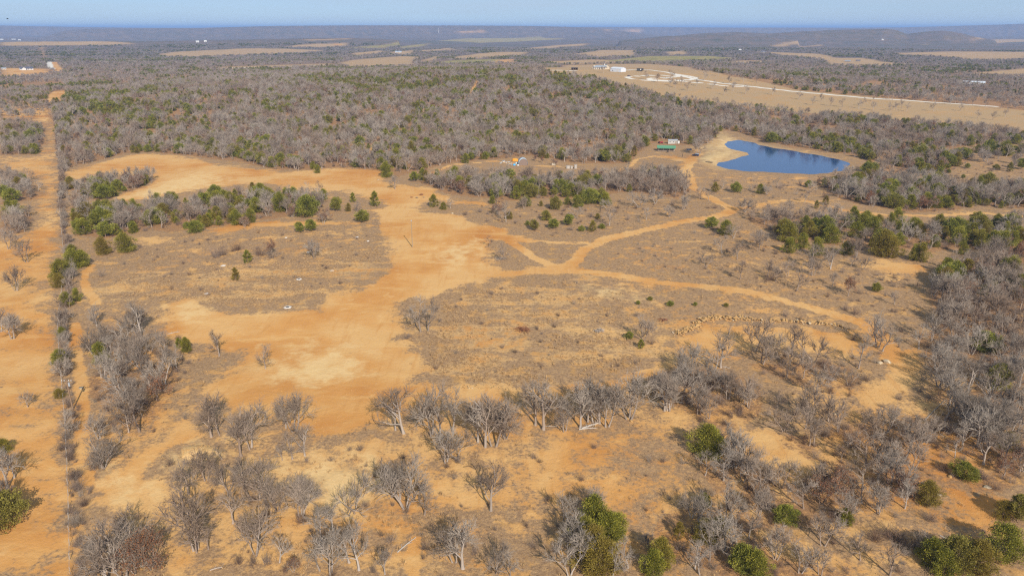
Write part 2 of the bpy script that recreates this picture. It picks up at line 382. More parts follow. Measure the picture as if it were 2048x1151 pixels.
def ground_material():
    m, t, b = mat('dry_ground')
    pos = node(t, 'ShaderNodeNewGeometry').outputs['Position']
    def stretch(sx, sy):
        n = node(t, 'ShaderNodeMapping'); n.inputs['Scale'].default_value = (sx, sy, 1); t.links.new(pos, n.inputs['Vector']); return n.outputs[0]
    wa = node(t, 'ShaderNodeAttribute', attribute_name='cover_a')
    wb = node(t, 'ShaderNodeAttribute', attribute_name='cover_b')
    sa = node(t, 'ShaderNodeSeparateColor'); t.links.new(wa.outputs['Color'], sa.inputs[0])
    sb = node(t, 'ShaderNodeSeparateColor'); t.links.new(wb.outputs['Color'], sb.inputs[0])
    dirt, straw, pale, gravel = sa.outputs[0], sa.outputs[1], sa.outputs[2], wa.outputs['Alpha']
    field, green, wood, far = sb.outputs[0], sb.outputs[1], sb.outputs[2], wb.outputs['Alpha']
    nb = noise(t, pos, .028, 4, .6)            # ~30 m patches
    nm = noise(t, pos, .22, 4, .62)        # ~5 m
    nf = noise(t, pos, 1.3, 4, .65)        # ~1 m
    ng = noise(t, pos, 4.0, 3, .7)        # grains
    nfar = noise(t, pos, .010, 5, .7)
    nband = noise(t, stretch(.0009, .004), 1.0, 4, .6)
    nstreak = noise(t, stretch(.55, .05), 1.0, 3, .6)
    nstreak2 = noise(t, stretch(.05, .16), 1.0, 3, .6)
    npt = noise(t, stretch(.045, .11), 1.0, 4, .6)   # drifts of grass and bare ground
    nmix = math_(t, 'ADD', math_(t, 'MULTIPLY', nf, .5), math_(t, 'MULTIPLY', ng, .5))
    def crisp(w, amp=.95, lo=.30, hi=.70):
        a = math_(t, 'SUBTRACT', nm, .5); c = math_(t, 'SUBTRACT', nf, .5)
        s = math_(t, 'ADD', math_(t, 'MULTIPLY', a, amp * 1.4), math_(t, 'MULTIPLY', c, amp))
        s = math_(t, 'ADD', s, math_(t, 'MULTIPLY', math_(t, 'SUBTRACT', npt, .5), amp * 1.1))
        return mrange(t, math_(t, 'ADD', w, s), lo, hi)
    # scrubby ground: grey-brown weeds over orange soil
    scrub = ramp(t, nmix, [(.30, (.125, .076, .044)), (.42, (.235, .144, .080)), (.54, (.34, .212, .110)), (.66, (.50, .31, .14))])
    scrub = mixc(t, mrange(t, nm, .52, .66), scrub, (.40, .225, .085))
    straw_c = ramp(t, nmix, [(.32, (.21, .122, .055)), (.45, (.38, .225, .10)), (.56, (.54, .345, .155)), (.68, (.70, .50, .26))])
    straw_c = mixc(t, mrange(t, nm, .54, .68), straw_c, (.44, .235, .08))
    sw = math_(t, 'ADD', math_(t, 'MULTIPLY', straw, .62), math_(t, 'ADD', math_(t, 'MULTIPLY', math_(t, 'SUBTRACT', nm, .5), 1.2), math_(t, 'MULTIPLY', math_(t, 'SUBTRACT', npt, .5), 2.6)))
    col = mixc(t, mrange(t, sw, .28, .62), scrub, straw_c)
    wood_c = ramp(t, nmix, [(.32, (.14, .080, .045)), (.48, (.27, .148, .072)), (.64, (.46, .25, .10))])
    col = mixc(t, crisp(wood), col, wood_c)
    fld = ramp(t, nf, [(.25, (.27, .178, .095)), (.5, (.375, .252, .130)), (.8, (.46, .325, .17))])
    fld = mixc(t, mrange(t, nb, .45, .65), fld, (.40, .245, .11))
    col = mixc(t, crisp(field, .35), col, fld)
    col = mixc(t, crisp(green, .35), col, ramp(t, nb, [(.3, (.17, .16, .045)), (.7, (.30, .25, .075))]))
    # bare orange soil
    soil = ramp(t, nb, [(.32, (.45, .19, .048)), (.46, (.53, .265, .082)), (.58, (.575, .335, .130))])
    soil = mixc(t, mrange(t, nstreak, .5, .72, 0, .55), soil, (.47, .225, .066))
    soil = mixc(t, mrange(t, nstreak2, .52, .72, 0, .5), soil, (.62, .385, .155))
    soil = mixc(t, mrange(t, nm, .56, .72, 0, .5), soil, (.60, .37, .155))
    soil = mixc(t, mrange(t, ng, .60, .78, 0, .45), soil, (.37, .19, .07))
    soil = mixc(t, mrange(t, nf, .62, .78, 0, .45), soil, (.36, .20, .085))
    col = mixc(t, crisp(dirt), col, soil)
    sand = ramp(t, nm, [(.3, (.60, .385, .16)), (.6, (.66, .47, .23)), (.8, (.55, .34, .13))])
    col = mixc(t, math_(t, 'MULTIPLY', mrange(t, math_(t, 'ADD', pale, math_(t, 'MULTIPLY', math_(t, 'SUBTRACT', nm, .5), .9)), .35, .8), .75), col, sand)
    col = mixc(t, crisp(gravel, .12), col, mixc(t, nm, (.60, .55, .47), (.70, .65, .57)))
    # canopy colour of woods too far away to tell the trees apart
    canopy = ramp(t, nfar, [(.28, (.075, .075, .035)), (.42, (.135, .105, .085)), (.6, (.165, .12, .10)), (.8, (.24, .15, .10))])
    canopy = mixc(t, mrange(t, nb, .5, .7, 0, .5), canopy, (.08, .08, .04))
    canopy = mixc(t, mrange(t, nband, .5, .62, 0, .75), canopy, (.085, .088, .04))
    canopy = mixc(t, mrange(t, nfar, .66, .74, 0, .8), canopy, (.42, .27, .15))
    col = mixc(t, far, col, canopy)
    t.links.new(col, b.inputs['Base Color'])
    b.inputs['Roughness'].default_value = .95
    b.inputs['Specular IOR Level'].default_value = .12
    bm_ = node(t, 'ShaderNodeBump'); bm_.inputs['Strength'].default_value = .32; bm_.inputs['Distance'].default_value = .6
    hsum = noise(t, pos, .8, 5, .7)
    t.links.new(hsum, bm_.inputs['Height'])
    t.links.new(bm_.outputs[0], b.inputs['Normal'])
    return m

def simple(name, col, rough=.8, metal=0.0, vary=.25, scale=3.0, spec=.3):
    """plain painted or natural surface with uneven tone"""
    m, t, b = mat(name)
    oc = node(t, 'ShaderNodeTexCoord').outputs['Object']
    n = noise(t, oc, scale, 5, .6)
    dark = tuple(c * (1 - vary) for c in col); lite = tuple(min(1, c * (1 + vary * .6)) for c in col)
    t.links.new(ramp(t, n, [(.3, dark), (.7, lite)]), b.inputs['Base Color'])
    b.inputs['Roughness'].default_value = rough; b.inputs['Metallic'].default_value = metal
    b.inputs['Specular IOR Level'].default_value = spec
    return m

def bark_material(name, a, c, rnd=.75):
    m, t, b = mat(name)
    oc = node(t, 'ShaderNodeTexCoord').outputs['Object']
    n = noise(t, oc, 2.5, 3)
    oi = node(t, 'ShaderNodeObjectInfo').outputs['Random']
    col = mixc(t, n, a, c)
    col = mixc(t, math_(t, 'MULTIPLY', math_(t, 'POWER', oi, 1.6), rnd), col, (a[0] * .42, a[1] * .34, a[2] * .28))
    wp = node(t, 'ShaderNodeNewGeometry').outputs['Position']      # stands differ in tone
    col = mixc(t, mrange(t, noise(t, wp, .022, 3, .65), .46, .62, 0, .42), col, (a[0] * .9, a[1] * .68, a[2] * .52))
    t.links.new(col, b.inputs['Base Color'])
    b.inputs['Roughness'].default_value = .9; b.inputs['Specular IOR Level'].default_value = .15
    return m

def leaf_material(name, lo, mid, hi, alt, altw=.5):
    m, t, b = mat(name)
    oi = node(t, 'ShaderNodeObjectInfo').outputs['Random']
    tint = node(t, 'ShaderNodeAttribute', attribute_name='tint').outputs['Fac']
    col = ramp(t, tint, [(.1, lo), (.5, mid), (.95, hi)])
    col = mixc(t, math_(t, 'MULTIPLY', mrange(t, oi, .45, 1.0), altw), col, alt)
    t.links.new(col, b.inputs['Base Color'])
    b.inputs['Roughness'].default_value = .7; b.inputs['Specular IOR Level'].default_value = .2
    tr = node(t, 'ShaderNodeBsdfTranslucent'); t.links.new(col, tr.inputs['Color'])
    mxs = node(t, 'ShaderNodeMixShader'); mxs.inputs[0].default_value = .25
    t.links.new(b.outputs[0], mxs.inputs[1]); t.links.new(tr.outputs[0], mxs.inputs[2])
    t.links.new(mxs.outputs[0], t.nodes['Material Output'].inputs['Surface'])
    return m

M = {}
M['ground'] = ground_material()
M['bark'] = bark_material('oak_bark', (.29, .24, .20), (.41, .35, .30), .6)
M['twig'] = bark_material('oak_twig', (.27, .222, .18), (.385, .325, .27), .65)
M['cedar_bark'] = bark_material('cedar_bark', (.20, .13, .09), (.27, .19, .14))
M['brush'] = bark_material('brush_twig', (.23, .165, .13), (.31, .24, .19))
M['dead'] = bark_material('dead_wood', (.36, .31, .265), (.45, .40, .35), .2)
M['cedar'] = leaf_material('cedar_leaf', (.07, .078, .012), (.235, .222, .029), (.44, .38, .052), (.24, .15, .034), .65)
M['live_oak'] = leaf_material('live_oak_leaf', (.075, .085, .016), (.235, .235, .036), (.42, .385, .064), (.25, .19, .045), .65)
M['russet'] = leaf_material('russet_leaf', (.13, .05, .025), (.26, .11, .05), (.36, .18, .09), (.22, .12, .07), .5)
M['straw'] = leaf_material('straw_grass', (.32, .185, .085), (.52, .335, .155), (.72, .52, .28), (.34, .21, .10), .7)
M['weed'] = leaf_material('weed_stem', (.19, .125, .08), (.30, .205, .13), (.42, .30, .18), (.26, .18, .11), .6)

# ------------------------------------------------------------------ the ground: one sheet to the horizon
def build_ground():
    a = np.concatenate([np.arange(-180, -46, 6.0), np.arange(-46, 46.01, .165), np.arange(50, 180, 6.0)])
    a = np.radians(a); na = len(a)
    rr = [12, 25, 40, 52]; r = 62.0
    while r < 42000:
        rr.append(r); r *= 1.0082 if r < 2600 else 1.016
    rr = np.array(rr); nr = len(rr)
    A, R = np.meshgrid(a, rr)
    X = (np.sin(A) * R).ravel(); Y = (np.cos(A) * R).ravel()
    Z = height(X, Y)
    c = cover(X, Y)
    dist = np.hypot(X, Y)
    wood = np.clip(wood_density(X + 9 * (vn(X / 14, Y / 14, 71) - .5), Y + 9 * (vn(X / 14, Y / 14, 72) - .5)) * .8, 0, .8)
    wood = np.maximum(wood, sstep(600, 900, dist) * .9)
    open_ = np.clip(np.maximum.reduce([c['dirt'], c['field'], c['gravel'], c['green']]) * 2 - .6, 0, 1)
    far = sstep(1300, 2600, dist) * (1 - open_)
    verts = np.stack([X, Y, Z], 1)
    i = np.arange(nr - 1)[:, None] * na; j = np.arange(na)[None, :]; jn = (j + 1) % na
    quads = np.stack([i + j, i + na + j, i + na + jn, i + jn], -1).reshape(-1, 4)[:, ::-1]
    verts = np.vstack([verts, [[0, 0, h1(0.0, 0.01)]]]); ci = len(verts) - 1
    me = bpy.data.meshes.new('ground')
    tri = np.stack([np.full(na, ci), np.arange(na), (np.arange(na) + 1) % na], -1)[:, ::-1]
    nq = len(quads)
    me.vertices.add(len(verts)); me.vertices.foreach_set('co', verts.ravel())
    loops = np.concatenate([quads.ravel(), tri.ravel()])
    me.loops.add(len(loops)); me.loops.foreach_set('vertex_index', loops.astype(np.int32))
    me.polygons.add(nq + na)
    st = np.concatenate([np.arange(nq) * 4, nq * 4 + np.arange(na) * 3]).astype(np.int32)
    me.polygons.foreach_set('loop_start', st)
    me.polygons.foreach_set('use_smooth', np.ones(nq + na, bool))
    me.update(); me.validate()
    def attr(name, chans):
        at = me.color_attributes.new(name, 'FLOAT_COLOR', 'POINT')
        d = np.ones((len(verts), 4), np.float32)
        for k, ch in enumerate(chans): d[:-1, k] = ch
        at.data.foreach_set('color', d.ravel())
    attr('cover_a', [c['dirt'], c['straw'], c['pale'], c['gravel']])
    attr('cover_b', [c['field'], c['green'], wood, far])
    me.materials.append(M['ground'])
    o = bpy.data.objects.new('ground', me); COL.objects.link(o)
    o['kind'] = 'structure'; o['label'] = 'orange soil and dry scrub plain reaching to the horizon'
    return o

# woods: outlines with trees per square metre
WOOD = [
 (.036, [(107, 208), (130, 190), (330, 170), (560, 150), (760, 146), (900, 141), (1085, 142), (1180, 155), (1240, 178), (1340, 202), (1500, 225), (1620, 232), (1750, 241), (1900, 255), (2060, 272), (2060, 290), (1980, 286), (1900, 298), (1800, 312), (1740, 325), (1700, 312), (1600, 298), (1520, 281), (1490, 266), (1440, 260), (1425, 288), (1365, 292), (1300, 288), (1280, 306), (1255, 325), (1200, 330), (1140, 326), (1060, 312), (1000, 318), (930, 322), (850, 340), (800, 352), (770, 345), (700, 336), (560, 343), (480, 324), (380, 313), (300, 305), (250, 308), (180, 326), (127, 342), (112, 280)]),
 (.046, [(812, 362), (860, 356), (930, 354), (1000, 356), (1060, 358), (1140, 358), (1220, 358), (1300, 344), (1368, 350), (1368, 362), (1384, 388), (1350, 396), (1240, 384), (1180, 396), (1100, 398), (1000, 400), (940, 392), (880, 384), (850, 365)]),
 (.042, [(145, 412), (220, 418), (310, 414), (380, 400), (450, 388), (520, 384), (560, 390), (600, 396), (640, 396), (655, 425), (560, 432), (480, 446), (400, 460), (300, 462), (200, 478), (150, 470), (140, 440)]),
 (.044, [(135, 374), (200, 364), (312, 358), (318, 364), (260, 384), (215, 400), (150, 402)]),
 (.060, [(1625, 362), (1700, 353), (1800, 358), (1900, 366), (1960, 390), (2060, 370), (2060, 420), (1950, 415), (1870, 425), (1790, 420), (1720, 410), (1670, 395)]),
 (.030, [(1490, 438), (1560, 425), (1650, 430), (1720, 440), (1800, 450), (1900, 450), (2060, 448), (2060, 510), (1900, 500), (1840, 500), (1740, 495), (1640, 490), (1560, 480)]),
 (.055, [(1852, 590), (1872, 548), (1950, 515), (2060, 505), (2060, 790), (1960, 745), (1900, 705), (1862, 665), (1872, 620)]),
 (.042, [(1530, 860), (1700, 840), (1900, 830), (2060, 790), (2060, 980), (1900, 1000), (1750, 1040), (1600, 1080), (1480, 1000)]),
 (.050, [(1295, 1160), (1340, 1085), (1400, 970), (1500, 930), (1540, 980), (1560, 1050), (1640, 1110), (1720, 1140), (1760, 1160)]),
 (.055, [(1285, 765), (1340, 738), (1440, 738), (1505, 762), (1520, 800), (1488, 838), (1440, 862), (1380, 846), (1320, 815)]),
 (.042, [(0, 252), (50, 248), (88, 258), (92, 288), (74, 309), (0, 311)]), (.042, [(0, 356), (60, 357), (85, 384), (68, 398), (0, 410)]), (.030, [(0, 424), (55, 420), (72, 440), (56, 464), (0, 474)]),
 (.032, [(185, 640), (300, 690), (380, 720), (345, 770), (280, 850), (215, 880), (195, 800), (185, 720)]),
 (.004, [(870, 400), (1000, 410), (1240, 392), (1420, 404), (1440, 420), (1300, 445), (1180, 468), (1090, 470), (1000, 452), (900, 425)]),
 (.004, [(1400, 360), (1500, 360), (1640, 365), (1660, 395), (1500, 400), (1430, 392)]),
 (.005, [(1420, 455), (1560, 490), (1740, 510), (1850, 560), (1830, 640), (1700, 610), (1560, 570), (1400, 550)]),
]
WOOD += [(.045, [(1840, 640), (1900, 700), (1960, 750), (2060, 790), (2060, 930), (1950, 900), (1880, 860), (1862, 760)]), (.042, [(1500, 718), (1600, 712), (1700, 726), (1742, 762), (1700, 792), (1640, 800), (1560, 765)]),
 (.030, [(1725, 338), (1800, 318), (1900, 305), (1965, 310), (1900, 345), (1800, 350), (1725, 350)]), (.010, [(1950, 290), (2060, 284), (2060, 345), (1960, 345)]), (.040, [(1380, 900), (1480, 890), (1560, 930), (1600, 1000), (1540, 1010), (1440, 970)]), (.012, [(1100, 990), (1260, 1010), (1270, 1160), (1100, 1160)]), (.010, [(480, 1040), (760, 1060), (1040, 1070), (1040, 1165), (420, 1165)])]
WOOD_W = [(d, ground(p)[:, :2]) for d, p in WOOD]
def wood_density(X, Y):
    w = np.zeros(X.shape)
    for d, P in WOOD_W:
        w = np.maximum(w, np.where(poly_sd(X, Y, P, 30) > 0, min(1, d / .03), 0))
    return w
GROUND = build_ground()

# pond
def build_pond():
    c = POND.mean(0)
    P = c + (POND - c) * 1.0
    # push the outline outwards so the sheet meets the bank
    n = len(P); out = []
    for i in range(n):
        e = P[(i + 1) % n] - P[i - 1]; nn = np.array([e[1], -e[0]]); nn /= np.linalg.norm(nn) + 1e-9
        q = P[i] + nn * 6
        if poly_sd(np.array([q[0]]), np.array([q[1]]), P)[0] > 0: q = P[i] - nn * 6
        out.append(q)
    bm = bmesh.new()
    vs = [bm.verts.new((x, y, POND_Z + .12)) for x, y in out]
    f = bm.faces.new(vs); f.normal_update()
    if f.normal.z < 0: f.normal_flip()
    bmesh.ops.triangulate(bm, faces=bm.faces[:])
    me = bpy.data.meshes.new('pond_water'); bm.to_mesh(me); bm.free()
    m, t, b = mat('pond_water')
    pos = node(t, 'ShaderNodeNewGeometry').outputs['Position']
    b.inputs['Base Color'].default_value = (.008, .055, .17, 1)
    b.inputs['Roughness'].default_value = .08
    b.inputs['IOR'].default_value = 1.33
    bp = node(t, 'ShaderNodeBump'); bp.inputs['Strength'].default_value = .16; bp.inputs['Distance'].default_value = .2
    t.links.new(noise(t, pos, .9, 4, .6), bp.inputs['Height']); t.links.new(bp.outputs[0], b.inputs['Normal'])
    me.materials.append(m)
    o = bpy.data.objects.new('pond_water', me); COL.objects.link(o)
    o['kind'] = 'structure'; o['label'] = 'blue stock pond between the woods'
build_pond()

# ------------------------------------------------------------------ plants: meshes shared by many individuals
class Mesh:
    def __init__(s): s.v = []; s.f = []; s.n = 0; s.tint = []; s.mi = []
    def add(s, v, f, tint=None, mi=0):
        v = np.asarray(v, np.float32).reshape(-1, 3); f = np.asarray(f, np.int32)
        s.v.append(v); s.f.append(f + s.n); s.n += len(v)
        s.tint.append(np.full(len(v), .5, np.float32) if tint is None else np.asarray(tint, np.float32))
        s.mi.append(np.full(len(f), mi, np.int32))
    def tube(s, path, rad, sides, mi=0):
        path = np.asarray(path, float); n = len(path)
        d = np.gradient(path, axis=0); d /= np.linalg.norm(d, axis=1, keepdims=True) + 1e-9
        up = np.array([.3, .9, .1]) if abs(d[0, 2]) > .7 else np.array([0, 0, 1.0])
        u = np.cross(d, up); u /= np.linalg.norm(u, axis=1, keepdims=True) + 1e-9
        w = np.cross(d, u)
        a = np.arange(sides) * 2 * math.pi / sides
        r = np.asarray(rad)[:, None, None]
        v = path[:, None, :] + r * (np.cos(a)[None, :, None] * u[:, None, :] + np.sin(a)[None, :, None] * w[:, None, :])
        i = np.arange(n - 1)[:, None] * sides; j = np.arange(sides)[None]; jn = (j + 1) % sides
        q = np.stack([i + j, i + jn, i + sides + jn, i + sides + j], -1).reshape(-1, 4)
        s.add(v, q, mi=mi)
    def sticks(s, p0, p1, r0, r1, mi=0, tint=None):
        """many thin three-sided sticks at once"""
        p0 = np.asarray(p0, float); p1 = np.asarray(p1, float); n = len(p0)
        d = p1 - p0; d /= np.linalg.norm(d, axis=1, keepdims=True) + 1e-9
        ref = np.where(np.abs(d[:, 2:3]) > .8, [[1., 0, 0]], [[0., 0, 1]])
        u = np.cross(d, ref); u /= np.linalg.norm(u, axis=1, keepdims=True) + 1e-9
        w = np.cross(d, u)
        a = np.arange(3) * 2 * math.pi / 3
        off = np.cos(a)[None, :, None] * u[:, None] + np.sin(a)[None, :, None] * w[:, None]
        v = np.concatenate([p0[:, None] + off * np.reshape(r0, (-1, 1, 1)), p1[:, None] + off * np.reshape(r1, (-1, 1, 1))], 1)
        b = np.arange(n)[:, None, None] * 6
        q = np.array([[0, 1, 4, 3], [1, 2, 5, 4], [2, 0, 3, 5]])[None] + b
        s.add(v, q.reshape(-1, 4), mi=mi, tint=None if tint is None else np.repeat(tint, 6))
    def cards(s, c, axis, side, L, Wd, tint, mi=0):
        """leaf sprays: kite-shaped faces along axis"""
        L = np.reshape(L, (-1, 1)); Wd = np.reshape(Wd, (-1, 1))
        v = np.stack([c - axis * L * .5, c + side * Wd * .5 + axis * L * .05, c + axis * L * .5, c - side * Wd * .5 + axis * L * .05], 1)
        q = np.arange(len(c) * 4).reshape(-1, 4)
        s.add(v, q, tint=np.repeat(tint, 4), mi=mi)
    def build(s, name, mats, smooth=True):
        v = np.concatenate(s.v); f = np.concatenate(s.f); mi = np.concatenate(s.mi)
        me = bpy.data.meshes.new(name)
        me.vertices.add(len(v)); me.vertices.foreach_set('co', v.ravel())
        me.loops.add(f.size); me.loops.foreach_set('vertex_index', f.ravel())
        me.polygons.add(len(f)); me.polygons.foreach_set('loop_start', (np.arange(len(f)) * 4).astype(np.int32))
        me.polygons.foreach_set('material_index', mi)
        me.polygons.foreach_set('use_smooth', np.full(len(f), smooth))
        me.update()
        at = me.attributes.new('tint', 'FLOAT', 'POINT'); at.data.foreach_set('value', np.concatenate(s.tint))
        for m in mats: me.materials.append(m)
        return me
    def merge(s, o, mi):
        for v, f, t in zip(o.v, o.f, o.tint):
            base = s.n
            s.v.append(v); s.n += len(v); s.tint.append(t)
            s.mi.append(np.full(len(f), mi, np.int32))
        k = base = s.n - o.n
        for f in o.f: s.f.append(f + base)

def unit(v): return v / (np.linalg.norm(v, axis=-1, keepdims=True) + 1e-9)

def grow(rng, p, d, L, n, wig, up):
    pts = [p]; d = d / np.linalg.norm(d)
    for i in range(n):
        d = d + rng.normal(0, wig, 3) + np.array([0, 0, up]); d /= np.linalg.norm(d)
        pts.append(pts[-1] + d * L / n)
    return np.array(pts)

def at_path(path, t):
    k = t * (len(path) - 1); i = min(int(k), len(path) - 2); f = k - i
    return path[i] * (1 - f) + path[i + 1] * f, unit(path[i + 1] - path[i])

def side_dir(rng, d, ang):
    r = rng.normal(0, 1, 3); r -= d * r.dot(d); r /= np.linalg.norm(r)
    return d * math.cos(ang) + r * math.sin(ang)

def make_oak(seed, h=8.0, stems=1, spread=1.0, fine=5, lean=.08, leafy=0, wood_scale=1.0):
    """bare post oak: returns (trunk and limbs, twig crown, leaves or None)"""
    rng = np.random.default_rng(seed)
    T, C = Mesh(), Mesh(); tips = []; L1 = []; tw0, tw1, ra, rb = [], [], [], []
    a0 = rng.uniform(0, 6.28)
    for s in range(stems):
        a = a0 + s * 6.28 / stems + rng.normal(0, .3)
        tilt = (.10 + .2 * (stems > 1)) * rng.uniform(.6, 1.3) + lean * rng.uniform(-1, 1)
        d = np.array([math.cos(a) * tilt, math.sin(a) * tilt, 1.0])
        p = np.array([math.cos(a), math.sin(a), 0]) * (.22 * (stems > 1))
        hh = h * (rng.uniform(.85, 1) if s == 0 else rng.uniform(.65, .95))
        tl = hh * rng.uniform(.62, .75)
        tr = .026 * hh * (1 if stems == 1 else .72) * wood_scale
        tp = grow(rng, p + np.array([0, 0, -.25]), d, tl, 6, .09, .02)
        rad = np.linspace(1, .35, 7) * tr; rad[0] *= 1.45
        T.tube(tp, rad, 7)
        nl = rng.integers(6, 9)
        for i in range(nl):
            t = .34 + .66 * (i + rng.uniform(0, .8)) / nl
            q, dd = at_path(tp, min(t, 1))
            ld = side_dir(rng, dd, rng.uniform(.55, 1.15) if t < .9 else rng.uniform(.2, .6))
            ld[2] = max(ld[2], .12)
            LL = hh * rng.uniform(.30, .44) * spread * (1.15 - .45 * t)
            lp = grow(rng, q, ld, LL, 5, .16, .07)
            T.tube(lp, np.linspace(.46, .16, 6) * tr * (1.1 - .3 * t), 5)
            L1.append((lp, tr * .3))
    for lp, tr in L1:
        for k in range(rng.integers(5, 7)):
            t = rng.uniform(.3, 1)
            q, dd = at_path(lp, t)
            bd = side_dir(rng, dd, rng.uniform(.4, 1.0)); bd[2] += .12
            bp = grow(rng, q, bd, h * rng.uniform(.12, .2), 3, .2, .06)
            C.tube(bp, np.linspace(.050, .022, 4) * h / 8 * wood_scale, 4)
            for m in range(fine + 2):
                t2 = rng.uniform(.2, 1)
                q2, d2 = at_path(bp, t2)
                e = q2 + side_dir(rng, d2, rng.uniform(.3, 1.0)) * h * rng.uniform(.06, .12)
                e[2] += .02 * h
                tw0.append(q2); tw1.append(e); ra.append(.024); rb.append(.012)
                for w in range(fine):
                    t3 = rng.uniform(.25, 1)
                    q3 = q2 + (e - q2) * t3
                    e3 = q3 + side_dir(rng, unit(e - q2), rng.uniform(.3, 1.2)) * h * rng.uniform(.035, .075)
                    tw0.append(q3); tw1.append(e3); ra.append(.012); rb.append(.007); tips.append(e3)
    k = h / 8 * wood_scale
    C.sticks(np.array(tw0), np.array(tw1), np.array(ra) * k, np.array(rb) * k)
    top = np.percentile(np.array(tw1)[:, 2], 99)
    for mm in (T, C):
        mm.v = [v * (h / top) for v in mm.v]
    tips = list(np.array(tips) * (h / top))
    Lf = None
    if leafy:
        tips = np.array(tips); idx = rng.choice(len(tips), leafy)
        c = tips[idx] + rng.normal(0, .15, (leafy, 3))
        ax = unit(rng.normal(0, 1, (leafy, 3)) + [0, 0, -.3]); sd = unit(np.cross(ax, rng.normal(0, 1, (leafy, 3))))
        Lf = Mesh(); Lf.cards(c, ax, sd, rng.uniform(.18, .34, leafy), rng.uniform(.12, .22, leafy), rng.uniform(0, 1, leafy))
    return T, C, Lf

def make_evergreen(seed, h=5.0, rad=2.0, shape='cone', clumps=85, per=42, trunk=.12):
    """juniper or live oak: short trunk with limbs, crown of leaf sprays in clumps"""
    rng = np.random.default_rng(seed)
    T, C = Mesh(), Mesh()
    base = h * trunk
    T.tube(grow(rng, np.array([0, 0, -.2]), np.array([rng.normal(0, .06), rng.normal(0, .06), 1.]), h * .8, 5, .05, .02), np.linspace(.032, .008, 6) * h, 6)
    u = rng.uniform(0, 1, clumps); az = rng.uniform(0, 6.283, clumps)
    lobes = 1 + .22 * np.sin(az * 3 + seed) * np.sin(u * 7 + seed * 2) + rng.normal(0, .26, clumps)
    if shape == 'cone':
        prof = np.clip((1 - u) ** .52 * (1.15 * np.minimum(1, (u + .12) * 3.2)), .06, 1.1)
    else:
        prof = np.sqrt(np.clip(1 - (2 * np.clip(u, .0, 1) * .93 - .82) ** 2, .02, 1))
    fill = rng.uniform(.45, 1, clumps) ** .6
    cr = rad * prof * lobes * fill
    cz = base + u * (h - base) + rng.normal(0, .05 * h, clumps)
    cz = np.maximum(cz, .15)
    cc = np.stack([np.cos(az) * cr, np.sin(az) * cr, cz], 1)
    for k in range(0, clumps, 9):
        p0 = np.array([0, 0, max(.2, cc[k, 2] * .55)])
        T.tube(np.array([p0, (p0 + cc[k]) / 2 + [0, 0, -.1], cc[k]]), [.012 * h, .008 * h, .004 * h], 4)
    size = rad * .30 * rng.uniform(.7, 1.3, clumps)
    N = clumps * per
    ci = np.repeat(np.arange(clumps), per)
    off = unit(rng.normal(0, 1, (N, 3))) * (rng.uniform(0, 1, (N, 1)) ** .4) * size[ci][:, None]
    off[:, 2] *= .85
    c = cc[ci] + off
    outw = unit(np.stack([cc[ci][:, 0], cc[ci][:, 1], np.full(N, rad * .55)], 1))
    ax = unit(outw + unit(off) * .7 + rng.normal(0, .45, (N, 3)))
    sd = unit(np.cross(ax, rng.normal(0, 1, (N, 3))))
    Ls = h * .036 * rng.uniform(.6, 1.6, N)
    tint = np.clip(.45 + .17 * rng.normal(0, 1, clumps)[ci] + rng.normal(0, .2, N), 0, 1)
    C.cards(c, ax, sd, Ls, Ls * (.45 if shape == 'cone' else .75), tint)
    return T, C

def make_brush(seed, h=2.0, n=46, spread=.8, thick=.011):
    rng = np.random.default_rng(seed)
    B = Mesh(); p0, p1, ra, rb = [], [], [], []
    for i in range(n):
        a = rng.uniform(0, 6.28); tl = abs(rng.normal(0, .55)) * spread
        b = np.array([math.cos(a), math.sin(a), 0]) * rng.uniform(0, .25) * h
        d = unit(np.array([math.cos(a) * tl, math.sin(a) * tl, 1.]))
        q = b + np.array([0, 0, -.05]); L = h * rng.uniform(.5, 1)
        for s in range(3):
            d2 = unit(d + rng.normal(0, .22, 3)); e = q + d2 * L / 3
            p0.append(q); p1.append(e); ra.append(thick * (1.3 - .3 * s)); rb.append(thick * (1.0 - .3 * s))
            for w in range(3):
                t = rng.uniform(0, 1); qq = q + (e - q) * t
                p0.append(qq); p1.append(qq + unit(side_dir(rng, d2, rng.uniform(.3, 1.1)) + np.array([0, 0, .2])) * h * rng.uniform(.1, .25))
                ra.append(thick * .55); rb.append(thick * .35)
            q = e
    B.sticks(np.array(p0), np.array(p1), np.array(ra), np.array(rb))
    return B

def make_tuft(seed, n, h, spread, wid):
    rng = np.random.default_rng(seed); B = Mesh()
    a = rng.uniform(0, 6.28, n); t = np.abs(rng.normal(0, .5, n)) * spread; L = h * rng.uniform(.5, 1.1, n)
    ax = unit(np.stack([np.cos(a) * t, np.sin(a) * t, np.ones(n)], 1))
    b = np.stack([np.cos(a), np.sin(a), np.zeros(n)], 1) * rng.uniform(0, .5, (n, 1)) * spread * h
    sd = unit(np.cross(ax, rng.normal(0, 1, (n, 3))))
    B.cards(b + ax * L[:, None] * .48, ax, sd, L, np.full(n, wid), rng.uniform(0, 1, n))
    return B

